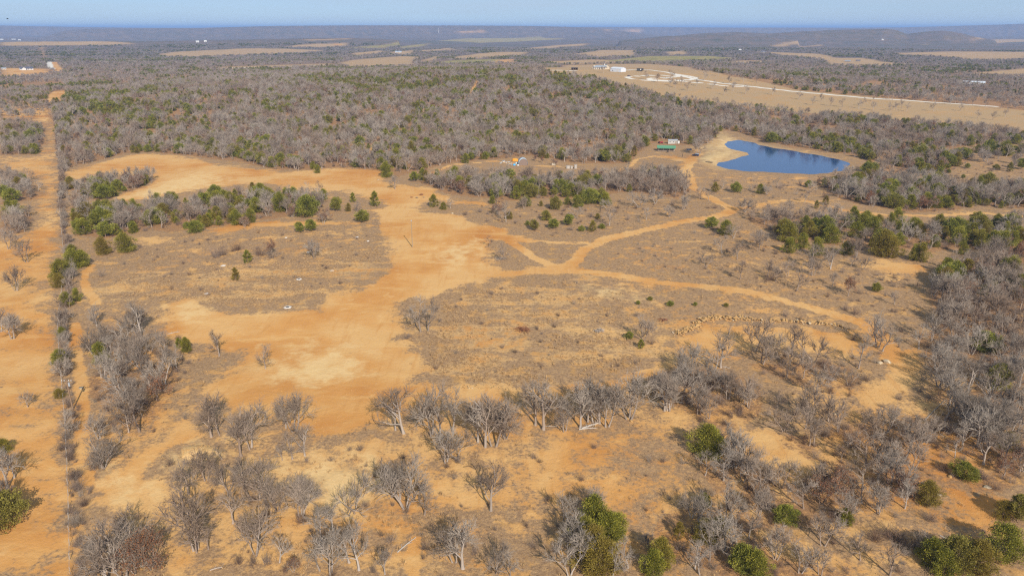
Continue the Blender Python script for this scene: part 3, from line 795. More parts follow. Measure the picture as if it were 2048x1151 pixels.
# prototypes: dicts of part meshes
OAK = []
for i, (st, sp, ln) in enumerate([(1, 1.0, .1), (1, 1.15, .2), (2, 1.0, .1), (1, .85, .05), (3, .9, .1), (2, 1.1, .15), (1, 1.2, .1), (4, .85, .1), (1, .95, .3), (2, .9, .2)]):
    T, C, _ = make_oak(100 + i, 8.0, st, sp, 3 if st == 1 else 2, ln)
    OAK.append(dict(trunk=T.build('oak_trunk', [M['bark']]), crown=C.build('oak_twigs', [M['twig']]), stems=st, raw=(T, C)))
RUSSET = []
for i, st in enumerate([1, 2, 3]):
    T, C, Lf = make_oak(300 + i, 7.0, st, 1.0, 3, .1, leafy=1500)
    RUSSET.append(dict(trunk=T.build('russet_trunk', [M['bark']]), branches=C.build('russet_branches', [M['twig']]), crown=Lf.build('russet_leaves', [M['russet']], False), stems=st, raw=(T, C, Lf)))
CEDAR = []
for i, (h, r, sh, cl, pe, tk) in enumerate([(5, 1.9, 'cone', 90, 40, .05), (5, 2.4, 'cone', 110, 40, .04), (5, 1.5, 'cone', 70, 40, .06), (5, 2.7, 'round', 110, 42, .10), (5, 2.2, 'round', 90, 42, .22), (5, 2.1, 'cone', 80, 45, .05)]):
    T, C = make_evergreen(500 + i, h, r, sh, int(cl * 1.15), int(pe * 2.2), tk)
    CEDAR.append(dict(trunk=T.build('cedar_trunk', [M['cedar_bark']]), crown=C.build('cedar_foliage', [M['live_oak'] if sh == 'round' else M['cedar']], False), round=sh == 'round', raw=(T, C)))
BRUSH = [dict(crown=make_brush(700 + i, 2.0, n, s, th).build('brush_stems', [M['brush'] if i != 2 else M['twig']])) for i, (n, s, th) in enumerate([(46, .9, .011), (60, 1.2, .010), (36, .7, .012), (54, 1.5, .010)])]

def hidden_collection(name, meshes):
    c = bpy.data.collections.new(name)
    for i, me in enumerate(meshes):
        o = bpy.data.objects.new('%s_%02d' % (name, i), me); c.objects.link(o)
    return c
def joined(raws, mats, name):
    j = Mesh()
    for k, r in enumerate(raws): j.merge(r, k)
    return j.build(name, mats, False)
COLL_OAK = hidden_collection('far_oak', [joined(p['raw'], [M['bark'], M['twig']], 'far_oak') for p in OAK])
COLL_RUSSET = hidden_collection('far_russet', [joined(p['raw'], [M['bark'], M['twig'], M['russet']], 'far_russet') for p in RUSSET])
COLL_CEDAR = hidden_collection('far_cedar', [joined(p['raw'], [M['cedar_bark'], M['live_oak'] if p['round'] else M['cedar']], 'far_cedar') for p in CEDAR])
COLL_BRUSH = hidden_collection('far_brush', [p['crown'] for p in BRUSH])
COLL_STRAW = hidden_collection('straw_tuft', [make_tuft(800 + i, 20, .8, 1.0, .05).build('straw_tuft', [M['straw']], False) for i in range(4)])
COLL_WEED = hidden_collection('weed_tuft', [make_tuft(820 + i, 18, .42, 1.5, .04).build('weed_tuft', [M['weed']], False) for i in range(4)])

def scatter(name, coll, pts, scale, label, rot=None, squash=None, seed=1):
    """one mass of instances nobody could count"""
    pts = np.asarray(pts, np.float32); n = len(pts)
    rng = np.random.default_rng(seed)
    me = bpy.data.meshes.new(name); me.vertices.add(n); me.vertices.foreach_set('co', pts.ravel())
    def at(nm, typ, v):
        a = me.attributes.new(nm, typ, 'POINT'); a.data.foreach_set('value', v)
    sv = np.asarray(scale, np.float32); sv = np.stack([sv, sv, sv * (1 if squash is None else np.asarray(squash, np.float32))], 1)
    a3 = me.attributes.new('sc', 'FLOAT_VECTOR', 'POINT'); a3.data.foreach_set('vector', sv.ravel()); at('rz', 'FLOAT', rng.uniform(0, 6.28, n).astype(np.float32))
    at('ix', 'INT', rng.integers(0, len(coll.objects), n).astype(np.int32))
    o = bpy.data.objects.new(name, me); COL.objects.link(o)
    g = bpy.data.node_groups.new(name, 'GeometryNodeTree')
    g.interface.new_socket('Geometry', in_out='INPUT', socket_type='NodeSocketGeometry')
    g.interface.new_socket('Geometry', in_out='OUTPUT', socket_type='NodeSocketGeometry')
    N = g.nodes; Lk = g.links
    gi = N.new('NodeGroupInput'); go = N.new('NodeGroupOutput')
    ip = N.new('GeometryNodeInstanceOnPoints'); ci = N.new('GeometryNodeCollectionInfo')
    ci.inputs['Collection'].default_value = coll; ci.inputs['Separate Children'].default_value = True; ci.inputs['Reset Children'].default_value = True
    ip.inputs['Pick Instance'].default_value = True
    def named(nm, typ):
        x = N.new('GeometryNodeInputNamedAttribute'); x.data_type = typ; x.inputs['Name'].default_value = nm; return x.outputs['Attribute']
    cx = N.new('ShaderNodeCombineXYZ'); Lk.new(named('rz', 'FLOAT'), cx.inputs['Z'])
    Lk.new(gi.outputs[0], ip.inputs['Points']); Lk.new(ci.outputs[0], ip.inputs['Instance'])
    Lk.new(named('ix', 'INT'), ip.inputs['Instance Index']); Lk.new(cx.outputs[0], ip.inputs['Rotation'])
    Lk.new(named('sc', 'FLOAT_VECTOR'), ip.inputs['Scale']); Lk.new(ip.outputs[0], go.inputs[0])
    md = o.modifiers.new('scatter', 'NODES'); md.node_group = g
    o['kind'] = 'stuff'; o['label'] = label
    return o

# ------------------------------------------------------------------ where the trees stand
RNG = np.random.default_rng(7)
def jitter_grid(P, dens):
    s = 1 / math.sqrt(dens); lo = P.min(0); hi = P.max(0)
    gx, gy = np.meshgrid(np.arange(lo[0], hi[0], s), np.arange(lo[1], hi[1], s))
    x = gx.ravel() + RNG.uniform(-.55, .55, gx.size) * s; y = gy.ravel() + RNG.uniform(-.55, .55, gx.size) * s
    k = poly_sd(x, y, P, 5) > 0
    return x[k], y[k]
# (column, row of the foot, height in photo pixels) of single bare oaks
OAKS_PX = [(56,813,33),(137,868,46),(279,862,85),(257,864,55),(199,877,50),(208,935,58),(242,881,35),(330,769,50),(311,760,48),(423,873,80),(440,868,66),(483,911,95),(502,896,80),(444,918,30),(412,960,60),(378,988,70),(364,1003,58),(457,982,55),(500,997,80),(393,1100,108),(416,1098,50),(466,1046,62),(230,1143,105),(266,1080,55),(184,1120,40),(250,1160,90),(215,1165,80),(26,677,50),(33,581,45),(54,524,44),(18,498,40),(0,664,45),(121,652,35),(194,652,38),(281,672,68),(270,668,50),(186,707,45),(242,714,60),(285,727,50),(234,735,48),(212,689,40),(302,702,40),(438,712,50),(353,735,42),(327,740,45),(531,737,45),(842,664,65),(856,663,60),(629,517,36),(1008,520,33),(978,493,22),(1286,682,45),(1474,518,35),(1520,495,35),(1442,735,78),(1509,702,66),(1536,551,30),(1593,581,43),(1625,551,33),(1551,563,30),(1662,538,42),(1712,515,40),(1584,709,58),(1581,740,45),(1755,694,60),(1765,702,58),(1717,737,60),(1838,697,45),(1891,717,50),(1969,583,40),(1949,677,38),(1984,659,36),(2035,692,40),(572,855,62),(589,862,66),(585,917,58),(610,911,62),(564,920,30),(808,866,95),(791,860,70),(892,924,62),(913,918,55),(864,870,92),(880,872,70),(905,864,80),(971,892,105),(988,892,110),(956,884,80),(1010,877,62),(536,1010,90),(520,1000,70),(554,1020,58),(602,1031,75),(607,1033,68),(709,1023,68),(787,993,68),(812,1016,85),(800,1000,60),(849,1029,50),(982,1020,85),(559,1124,45),(643,1080,60),(669,1068,55),(662,1147,75),(640,1140,62),(718,1139,78),(699,1124,70),(926,1136,85),(909,1124,70),(770,1147,45),(991,1143,50),(1020,1150,48),(1086,859,105),(1070,850,80),(1129,862,56),(1160,855,78),(1176,842,75),(1189,845,75),(1199,847,70),(1214,853,80),(1258,838,82),(1329,821,70),(1338,821,66),(1361,806,66),(1453,1042,68),(1447,960,60),(1485,963,56),(1410,950,50),(1130,1040,50),(1145,1100,62),(1165,1130,66),(1140,1151,60),(1256,1135,50),(1294,1095,30),(1573,757,42),(1553,815,38),(1617,840,62),(1658,843,50),(1676,864,58),(1697,770,30),(1890,840,55),(1937,780,60),(2008,807,60),(1967,928,65),(1824,905,58),(1834,905,52),(1909,915,40),(1726,978,65),(1779,967,62),(1794,963,56),(1757,960,52),(1809,1016,55),(1757,1027,55),(1562,975,55),(1607,1016,58),(1688,1042,62),(1646,1091,62),(790,378,26),(712,424,20),(640,384,22),(1400,398,24),(1418,402,24),(1490,424,26),(1366,420,30),(1278,414,30),(1395,305,30),(1401,307,32),(1609,405,22),(15,975,75),(28,955,60),(10,1010,60),(1225,1150,50),(1600,1145,55),(1640,1150,52),(1720,1120,50),(1780,1150,60),(1840,1100,46)]
# trees spaced out on the lawn along the drive
LAWN_PX = [(1437,152),(1408,161),(1458,168),(1487,163),(1513,165),(1545,190),(1597,199),(1625,210),(1642,203),(1661,212),(1685,214),(1717,217),(1723,212),(1745,203),(1746,221),(1780,222),(1791,221),(1803,216),(1813,223),(1835,200),(1867,223),(1870,208),(1920,222),(1700,190),(1785,200),(1826,199),(1843,199),(1900,209),(1945,210),(1970,215),(2000,218),(2010,233),(1955,237),(1985,240),(1424,178),(1393,172),(1466,182),(1448,190),(1490,188),(1340,172),(1362,170),(1207,146),(1292,160),(1340,158),(1315,165),(1350,176),(1376,181),(1410,150)]
CEDARS_PX = [(615,432,38,3),(562,422,35,1),(537,407,30,1),(647,399,20,1),(673,422,26,4),(697,422,15,1),(706,404,18,2),(750,412,28,2),(725,444,22,4),(773,354,28,1),(713,334,15,3),(931,326,18,1),(867,414,24,2),(887,419,14,1),(985,407,14,1),(635,346,16,1),(623,462,22,4),(600,465,20,4),(474,449,28,1),(501,444,25,1),(392,465,22,3),(327,432,24,1),(375,429,18,1),(461,414,28,1),(268,465,20,1),(353,434,14,1),(150,439,14,1),(285,371,16,1),(292,366,18,1),(229,379,16,1),(136,331,16,0),(360,306,18,3),(365,281,14,1),(404,298,12,1),(207,508,32,1),(252,503,35,1),(146,515,25,1),(150,535,36,1),(125,558,38,1),(165,532,30,1),(118,574,26,1),(135,610,25,1),(155,602,25,5),(121,727,28,1),(125,672,18,1),(120,795,18,1),(10,905,28,1),(4,1050,60,3),(1052,412,18,3),(1111,418,23,3),(1155,414,22,1),(1202,402,23,3),(1082,412,10,1),(1135,409,14,1),(1137,450,20,4),(1092,440,18,1),(1107,457,18,4),(1185,462,20,5),(1163,462,10,3),(1055,450,8,3),(1204,457,9,3),(1195,437,10,1),(1422,457,22,4),(1372,273,18,1),(1301,238,14,1),(1256,240,12,1),(1215,276,10,1),(1142,266,12,1),(1520,387,18,1),(1472,384,18,3),(1632,417,16,2),(1651,410,18,2),(1841,321,28,3),(1830,318,24,1),(1889,329,26,1),(1914,316,18,3),(1977,308,26,3),(2010,311,40,1),(1939,291,20,1),(1954,306,16,1),(1974,376,28,3),(1956,378,24,1),(1942,379,22,1),(1992,339,10,3),(1934,336,9,3),(1897,346,8,3),(1880,346,9,3),(1926,356,7,3),(1868,361,14,1),(1680,303,14,1),(1622,288,22,5),(1712,281,20,1),(1737,301,16,1),(1710,253,14,1),(1909,467,30,3),(1697,455,24,1),(1732,447,24,1),(1793,447,30,5),(1780,450,24,5),(1576,483,35,1),(1604,495,28,1),(1660,485,32,1),(1712,475,30,1),(1763,510,55,1),(1780,515,40,5),(1841,523,36,5),(1828,520,30,5),(1868,493,22,1),(1906,470,26,3),(1924,508,24,1),(1984,498,35,5),(1800,465,26,1),(1692,508,24,1),(1745,465,30,1),(1190,1060,62,1),(1215,1085,56,1),(1180,1118,60,1),(1168,1090,50,1),(1200,1142,60,1),(1232,1070,40,1),(1320,1132,52,1),(1305,1148,44,1),(1410,1083,42,1),(1436,1070,34,1),(1406,1012,25,1),(1485,1140,46,3),(1511,1155,50,1),(1357,1075,30,2),(1927,957,32,3),(1854,1005,42,1),(1570,1045,32,3),(1690,1045,28,1),(1862,1130,52,1),(1910,1138,60,3),(1955,1144,62,1),(2004,1112,62,1),(2034,1040,50,4),(2004,1035,34,1),(1885,1150,50,1),(373,702,26,1),(358,694,18,2),(1258,677,13,3),(1281,696,17,2),(1340,611,9,3),(1300,600,6,3),(1276,608,6,3),(1390,611,5,3),(1452,613,6,3),(495,525,24,2),(472,560,24,2),(1750,150,9,3),(1725,158,9,3),(1700,152,9,1),(1771,160,8,3),(1787,158,8,3),(1800,168,8,3),(1345,250,12,1),(1440,262,10,1),(1590,462,18,1),(1610,452,20,1),(1725,455,26,1),(1755,452,22,1),(1930,465,22,5),(1965,470,24,5),(2010,470,26,5),(2040,485,26,1)]
RUSSET_PX = [(303,1136,80),(270,1145,66),(587,1143,26),(585,434,22),(647,447,30),(489,454,22),(1622,288,16),(1290,372,18),(1345,385,18),(920,388,18),(905,380,16),(1070,322,14),(1085,326,14),(1110,330,13),(1810,425,16),(1190,348,12),(848,352,16),(1330,372,14),(545,510,34)]
BRUSH_PX = [(545,515,40),(432,515,30),(445,510,26),(520,510,26),(475,500,20),(205,552,18),(370,485,9),(385,482,8),(814,677,12),(820,673,8),(930,430,10),(1540,560,22),(1700,770,22),(1730,760,20),(1750,1080,30),(1780,1075,34),(1800,1085,34),(1830,1095,30),(1700,880,40),(1650,870,34),(1760,880,34),(1790,890,30),(1880,860,36),(1920,870,34),(1960,840,36),(200,800,18),(207,797,14),(190,937,26),(180,985,16),(170,1010,16),(340,930,18),(600,1045,20),(610,1042,16),(1860,1040,24),(1680,945,18),(1720,500,24),(960,424,10),(1230,425,14),(1255,440,12),(1500,380,16),(1470,382,14),(1650,395,16),(1560,376,14),(1600,370,14),(1690,620,16),(1710,628,18),(1600,640,14),(1570,632,13)]

class Spot:
    __slots__ = ('x', 'y', 'z', 'h', 'kind', 'proto', 'px', 'py', 'size', 'listed', 'rot')
SPOTS = []
def height_m(px, py, hp, g):
    """height in metres of an upright thing whose foot is at g and that is hp photo pixels tall"""
    d = np.hypot(g[:, 0], g[:, 1])
    top = CH + slope_at(px, py - hp) * d
    return top - g[:, 2]
def put(kind, g, h, proto, listed):
    px, py = project(g[:, 0], g[:, 1], g[:, 2])
    for i in range(len(g)):
        s = Spot(); s.x, s.y, s.z = g[i]; s.h = float(h[i]); s.kind = kind; s.proto = int(proto[i]); s.px = float(px[i]); s.py = float(py[i])
        s.size = s.h / math.hypot(s.x, s.y); s.listed = listed; s.rot = RNG.uniform(0, 6.28)
        SPOTS.append(s)
def put_px(kind, lst, lo, hi, nproto, proto=None):
    a = np.array(lst, float); g = ground(a[:, :2])
    h = np.clip(height_m(a[:, 0], a[:, 1], a[:, 2], g), lo, hi)
    put(kind, g, h, RNG.integers(0, nproto, len(g)) if proto is None else proto, True)
put_px('oak', [(x, y, h * 1.12) for x, y, h in OAKS_PX], 2.6, 13, len(OAK))
put_px('oak', [(x, y, 19) for x, y in LAWN_PX], 7, 13, len(OAK), RNG.choice([0, 1, 3, 6, 8], len(LAWN_PX)))
put_px('cedar', [c[:3] for c in CEDARS_PX], 1.2, 9.5, 6, np.array([c[3] for c in CEDARS_PX]))
put_px('russet', RUSSET_PX, 2.5, 9, 3)
put_px('brush', BRUSH_PX, 1.0, 5.0, 4)

# scattered woodland inside the outlines
def keep_open(x, y, lim=.45):
    c = cover(x, y)
    return np.maximum.reduce([c['bare'], c['field'], c['gravel'], c['green']]) < lim
listed_xy = np.array([(s.x, s.y) for s in SPOTS])
def clear_of_listed(x, y, d):
    ok = np.ones(len(x), bool)
    for lx, ly in listed_xy: ok &= (x - lx) ** 2 + (y - ly) ** 2 > d * d
    return ok
far_pts = {'oak': [], 'cedar': [], 'russet': [], 'brush': []}
for wi, (dens, P) in enumerate(WOOD_W):
    x, y = jitter_grid(P, dens)
    k = keep_open(x, y); x, y = x[k], y[k]
    k = (fbm(x / 30, y / 30, 91) > .38) | (RNG.uniform(0, 1, len(x)) < (.22 if wi == 0 else .6)); x, y = x[k], y[k]
    if np.hypot(*P.mean(0)) < 420:
        k = clear_of_listed(x, y, 3.5); x, y = x[k], y[k]
    z = height(x, y); px, py = project(x, y, z)
    g = np.stack([x, y, z], 1)
    # evergreens in clumps, thickest on the ridge and by the pond
    ever = np.full(len(x), .19)
    if wi == 0:
        ever += 1.1 * np.exp(-((py - 150) / 26) ** 2) * sstep(560, 700, px) * (1 - sstep(1350, 1500, px))
        ever += .6 * np.exp(-((px - 220) / 110) ** 2 - ((py - 215) / 25) ** 2)
        ever += .4 * np.exp(-((px - 1700) / 90) ** 2 - ((py - 270) / 40) ** 2)
    if wi in (2, 5): ever += .18
    if wi == len(WOOD_W) - 5: ever += .5
    if np.hypot(*P.mean(0)) < 260: ever[:] = .012
    cl = fbm(x / 22, y / 22, 95)
    ev = RNG.uniform(0, 1, len(x)) < np.clip(ever * sstep(.38, .62, cl) * 2.2, 0, .85)
    ru = ~ev & (RNG.uniform(0, 1, len(x)) < .02 + .16 * sstep(.5, .68, fbm(x / 40, y / 40, 99)))
    br = ~ev & ~ru & (RNG.uniform(0, 1, len(x)) < .16)
    ok = ~ev & ~ru & ~br
    for kind, m, lo, hi, n in (('oak', ok, 4.2, 9.8, len(OAK)), ('cedar', ev, 2.6, 7.2, 6), ('russet', ru, 4.0, 7.5, 3), ('brush', br, 1.6, 3.4, 4)):
        if m.any(): put(kind, g[m], RNG.uniform(lo, hi, m.sum()), RNG.integers(0, n, m.sum()) if kind != 'cedar' else RNG.choice([1, 1, 3, 3, 4, 5, 5, 0], m.sum()), False)
for wi, (dens, P) in enumerate(WOOD_W):
    if wi == 0: continue
    x, y = jitter_grid(P, min(.05, dens * 1.3)); k = keep_open(x, y, .55); x, y = x[k], y[k]
    put('brush', np.stack([x, y, height(x, y)], 1), RNG.uniform(.9, 2.6, len(x)), RNG.integers(0, 4, len(x)), False)
# understorey brush through the woods and along the fence line
FENCE_PX = [(108, 210), (113, 280), (121, 345), (120, 400), (126, 460), (132, 520), (126, 600), (120, 650), (124, 720), (131, 790), (137, 860), (141, 940), (145, 1040), (148, 1160)]
FENCE = ground(FENCE_PX)[:, :2]
fx, fy = [], []
seg = np.diff(FENCE, axis=0); ln = np.hypot(seg[:, 0], seg[:, 1])
for i in range(len(seg)):
    n = int(ln[i] / 1.5); t = RNG.uniform(0, 1, n)
    fx.append(FENCE[i, 0] + seg[i, 0] * t + RNG.normal(0, .9, n) + .8); fy.append(FENCE[i, 1] + seg[i, 1] * t)
fx = np.concatenate(fx); fy = np.concatenate(fy)
put('brush', np.stack([fx, fy, height(fx, fy)], 1), RNG.uniform(1.0, 2.6, len(fx)), RNG.integers(0, 4, len(fx)), False)
k = (fy > 170) & (RNG.uniform(0, 1, len(fx)) < .3)
put('oak', np.stack([fx[k] + 1, fy[k], height(fx[k] + 1, fy[k])], 1), RNG.uniform(3.0, 5.2, k.sum()), RNG.integers(0, 10, k.sum()), False)
# low shrubs loose on the lower slope and the meadows
SHRUB = [(.012, [(180, 640), (330, 640), (420, 720), (400, 830), (300, 900), (190, 930), (180, 800)]), (.010, [(500, 900), (760, 890), (1020, 930), (1020, 1160), (420, 1160), (440, 1000)]), (.007, [(1020, 900), (1560, 860), (2060, 800), (2060, 1160), (1020, 1160)]), (.004, [(860, 590), (1180, 560), (1340, 640), (1320, 725), (1000, 770), (860, 750)]), (.004, [(190, 500), (500, 460), (760, 470), (760, 540), (640, 600), (340, 598)]), (.006, [(1180, 500), (1460, 450), (1850, 540), (1840, 660), (1700, 620), (1400, 560)]), (.010, [(1500, 700), (1850, 640), (2060, 740), (2060, 860), (1500, 860)]), (.014, [(150, 960), (320, 1040), (320, 1160), (150, 1160)]), (.007, [(1040, 420), (1420, 405), (1300, 445), (1100, 475), (950, 430)]), (.006, [(1400, 360), (1650, 360), (1850, 330), (2060, 340), (2060, 420), (1500, 400)])]
for dens, p in SHRUB:
    x, y = jitter_grid(ground(p)[:, :2], dens * 2.3); k = keep_open(x, y, .75); x, y = x[k], y[k]
    put('brush', np.stack([x, y, height(x, y)], 1), RNG.uniform(.7, 1.9, len(x)), RNG.integers(0, 4, len(x)), False)
# woods beyond the ridge, out to where single trees can no longer be told apart
def wedge(r0, r1, s):
    n = int(.5 * math.radians(84) * (r1 ** 2 - r0 ** 2) / (s * s))
    r = np.sqrt(RNG.uniform(r0 ** 2, r1 ** 2, n)); a = RNG.uniform(math.radians(-42), math.radians(42), n)
    return np.sin(a) * r, np.cos(a) * r
fo, fc, fs_o, fs_c, zf_o, zf_c = [], [], [], [], [], []
for r0, r1, s, sc, zf in ((700, 1700, 8.0, 1.0, .9), (1700, 2500, 11, 1.15, .7), (2500, 3600, 17, 1.7, .42)):
    x, y = wedge(r0, r1, s)
    k = keep_open(x, y, .5) & (wood_density(x, y) < .1) & (fbm(x / 60, y / 60, 93) > .30); x, y = x[k], y[k]
    _, py = project(x, y, height(x, y)); k = py < 236; x, y = x[k], y[k]
    z = height(x, y); g = np.stack([x, y, z], 1)
    px, py = project(x, y, z)
    e = .16 + .7 * sstep(.5, .66, fbm(x / 500, y / 160, 103)) + .5 * np.exp(-((px - 1640) / 130) ** 2 - ((py - 168) / 22) ** 2)
    ev = RNG.uniform(0, 1, len(x)) < e * sstep(.42, .62, fbm(x / 45, y / 45, 97)) * 1.8
    fo.append(g[~ev]); fs_o.append(RNG.uniform(.65, 1.0, (~ev).sum()) * sc); zf_o.append(np.full((~ev).sum(), zf)); zf_c.append(np.full(ev.sum(), zf * 1.1)); fc.append(g[ev]); fs_c.append(RNG.uniform(.7, 1.2, ev.sum()) * sc)

# ------------------------------------------------------------------ individuals: up to 300 of a kind, the largest in view; the rest are woods
def in_view(s):
    return -40 < s.px < PW + 40 and 50 < s.py - F * s.size * .3 < PH + 40
LIMIT = {'oak': 300, 'cedar': 290, 'russet': 60, 'brush': 220}
ZONES = [  # (phrase, outline in the photograph)
 ('on the bare lane by the fence', [(0, 478), (112, 478), (112, 700), (128, 860), (0, 860)]),
 ('on the lane edge at the lower corner', [(0, 860), (140, 860), (150, 1200), (0, 1200)]),
 ('in the thicket along the upper lane', [(0, 180), (104, 180), (112, 478), (0, 478)]),
 ('in the fence line beside the utility pole', [(100, 720), (150, 720), (158, 1200), (128, 1200)]),
 ('in the fence line beyond the utility pole', [(100, 470), (170, 470), (160, 640), (150, 720), (100, 720)]),
 ('in the fence line beside the dense wood', [(95, 190), (128, 190), (135, 470), (112, 470)]),
 ('in the grove beside the inner track', [(150, 600), (320, 600), (420, 690), (400, 780), (310, 900), (150, 950)]),
 ('standing alone on the orange clearing', [(410, 640), (780, 640), (780, 780), (410, 780)]),
 ('in the thicket by the lower drive', [(150, 950), (350, 1000), (345, 1200), (150, 1200)]),
 ('around the rubble mound by the lower drive', [(330, 780), (530, 780), (530, 1010), (330, 1010)]),
 ('beside the lower drive', [(340, 1010), (490, 1010), (490, 1200), (340, 1200)]),
 ('at the south edge of the orange clearing', [(530, 780), (700, 780), (700, 940), (530, 940)]),
 ('in the row below the orange clearing', [(700, 760), (1035, 760), (1035, 935), (700, 935)]),
 ('on the pale sandy slope', [(490, 940), (760, 940), (760, 1050), (490, 1050)]),
 ('in the clump below the sandy slope', [(490, 1050), (830, 1050), (830, 1200), (490, 1200)]),
 ('on the golden slope above the footpath', [(760, 935), (1040, 935), (1040, 1050), (760, 1050)]),
 ('at the bottom of the golden slope', [(830, 1050), (1080, 1050), (1080, 1200), (830, 1200)]),
 ('in the grove beside the fallen logs', [(1035, 740), (1280, 740), (1280, 920), (1035, 920)]),
 ('in the round thicket below the stone row', [(1280, 720), (1420, 720), (1430, 700), (1530, 780), (1520, 900), (1280, 900)]),
 ('by the crescent row of stones', [(1340, 600), (1640, 600), (1640, 780), (1530, 780), (1430, 720), (1340, 720)]),
 ('beside the pair of pale boulders', [(1640, 620), (1850, 620), (1850, 790), (1640, 790)]),
 ('in the thicket on the eastern rise', [(1850, 500), (2100, 500), (2100, 800), (1850, 800)]),
 ('among junipers at the bottom edge', [(1080, 980), (1260, 980), (1260, 1200), (1080, 1200)]),
 ('in the brushy wood at bottom', [(1260, 900), (1560, 900), (1560, 1200), (1260, 1200)]),
 ('on the rocky slope below the boulders', [(1520, 780), (1760, 780), (1760, 920), (1520, 920)]),
 ('on the slope east of the boulders', [(1760, 780), (2100, 780), (2100, 940), (1760, 940)]),
 ('on the lower eastern slope', [(1560, 920), (1760, 920), (1760, 1200), (1560, 1200)]),
 ('low on the eastern slope corner', [(1760, 940), (2100, 940), (2100, 1200), (1760, 1200)]),
 ('on the plot with ash rings', [(180, 480), (770, 440), (780, 640), (180, 640)]),
 ('in the straw meadow between tracks', [(780, 560), (1340, 560), (1340, 760), (780, 760)]),
 ('on the weedy island by the track fork', [(940, 470), (1110, 470), (1110, 540), (940, 540)]),
 ('on the brown meadow inside the track bend', [(1110, 440), (1470, 440), (1850, 600), (1600, 600), (1150, 560)]),
 ('in the belt below the sandy strip', [(125, 350), (640, 350), (780, 380), (780, 440), (180, 485), (125, 480)]),
 ('beside the pole pad', [(640, 330), (860, 330), (860, 450), (780, 440), (640, 400)]),
 ('on the brushy flat above the main track', [(850, 398), (1450, 398), (1450, 450), (1180, 475), (1000, 460), (850, 430)]),
 ('in the wood below the junk camp', [(800, 330), (1385, 330), (1385, 398), (800, 398)]),
 ('beside the cabin yard', [(1260, 262), (1425, 262), (1425, 345), (1260, 335)]),
 ('on the flat below the pond', [(1385, 340), (1660, 345), (1660, 430), (1450, 430), (1385, 398)]),
 ('in the thicket below the pond dam', [(1650, 335), (1880, 350), (1960, 380), (1960, 430), (1660, 430)]),
 ('on rough ground east of the pond', [(1800, 275), (2100, 275), (2100, 420), (1960, 420), (1880, 350)]),
 ('in the wood beyond the pond', [(1425, 225), (1800, 245), (1800, 335), (1700, 320), (1500, 270), (1425, 290)]),
 ('in the belt along the eastern track', [(1450, 430), (2100, 425), (2100, 500), (1850, 525), (1560, 500)]),
 ('on the lawn along the drive', [(1080, 120), (1450, 140), (2100, 195), (2100, 262), (1480, 215), (1270, 185), (1080, 160)]),
 ('on the ridge behind the gravel drive', [(1440, 120), (2100, 120), (2100, 200), (1450, 150)]),
 ('in the western part of the big wood', [(100, 120), (560, 120), (560, 350), (100, 350)]),
 ('in the middle of the big wood', [(560, 120), (1000, 120), (1000, 350), (560, 350)]),
 ('in the eastern part of the big wood', [(1000, 120), (2100, 120), (2100, 350), (1000, 350)]),
]
def zone(px, py):
    X = np.array([px]); Y = np.array([py])
    for i, (ph, P) in enumerate(ZONES):
        if poly_sd(X, Y, P, 1)[0] > 0: return i
    return len(ZONES)
ORD = ['first', 'second', 'third', 'fourth', 'fifth', 'sixth', 'seventh', 'eighth', 'ninth', 'tenth', 'eleventh', 'twelfth']
KIND = {'oak': ('bare_oak', 'oak tree', 'bare oaks'), 'cedar': ('juniper', 'juniper', 'green junipers and live oaks'), 'russet': ('russet_oak', 'oak tree', 'oaks with russet leaves'), 'brush': ('brush_shrub', 'shrub', 'leafless grey shrubs')}
def look(s):
    if s.kind == 'oak':
        st = OAK[s.proto]['stems']
        return ('small ' if s.h < 4.5 else 'tall ' if s.h > 8.5 else '') + {1: 'single-trunked', 2: 'fork-trunked', 3: 'three-stemmed', 4: 'many-stemmed'}[st] + ' bare oak'
    if s.kind == 'cedar':
        base = 'round-crowned evergreen' if CEDAR[s.proto]['round'] else 'bushy green juniper'
        return ('low ' if s.h < 2.6 else 'large ' if s.h > 5.6 else '') + base
    if s.kind == 'russet': return ('low ' if s.h < 4 else '') + 'russet-leaved oak'
    return ('low ' if s.h < 1.6 else '') + 'leafless grey-brown shrub'
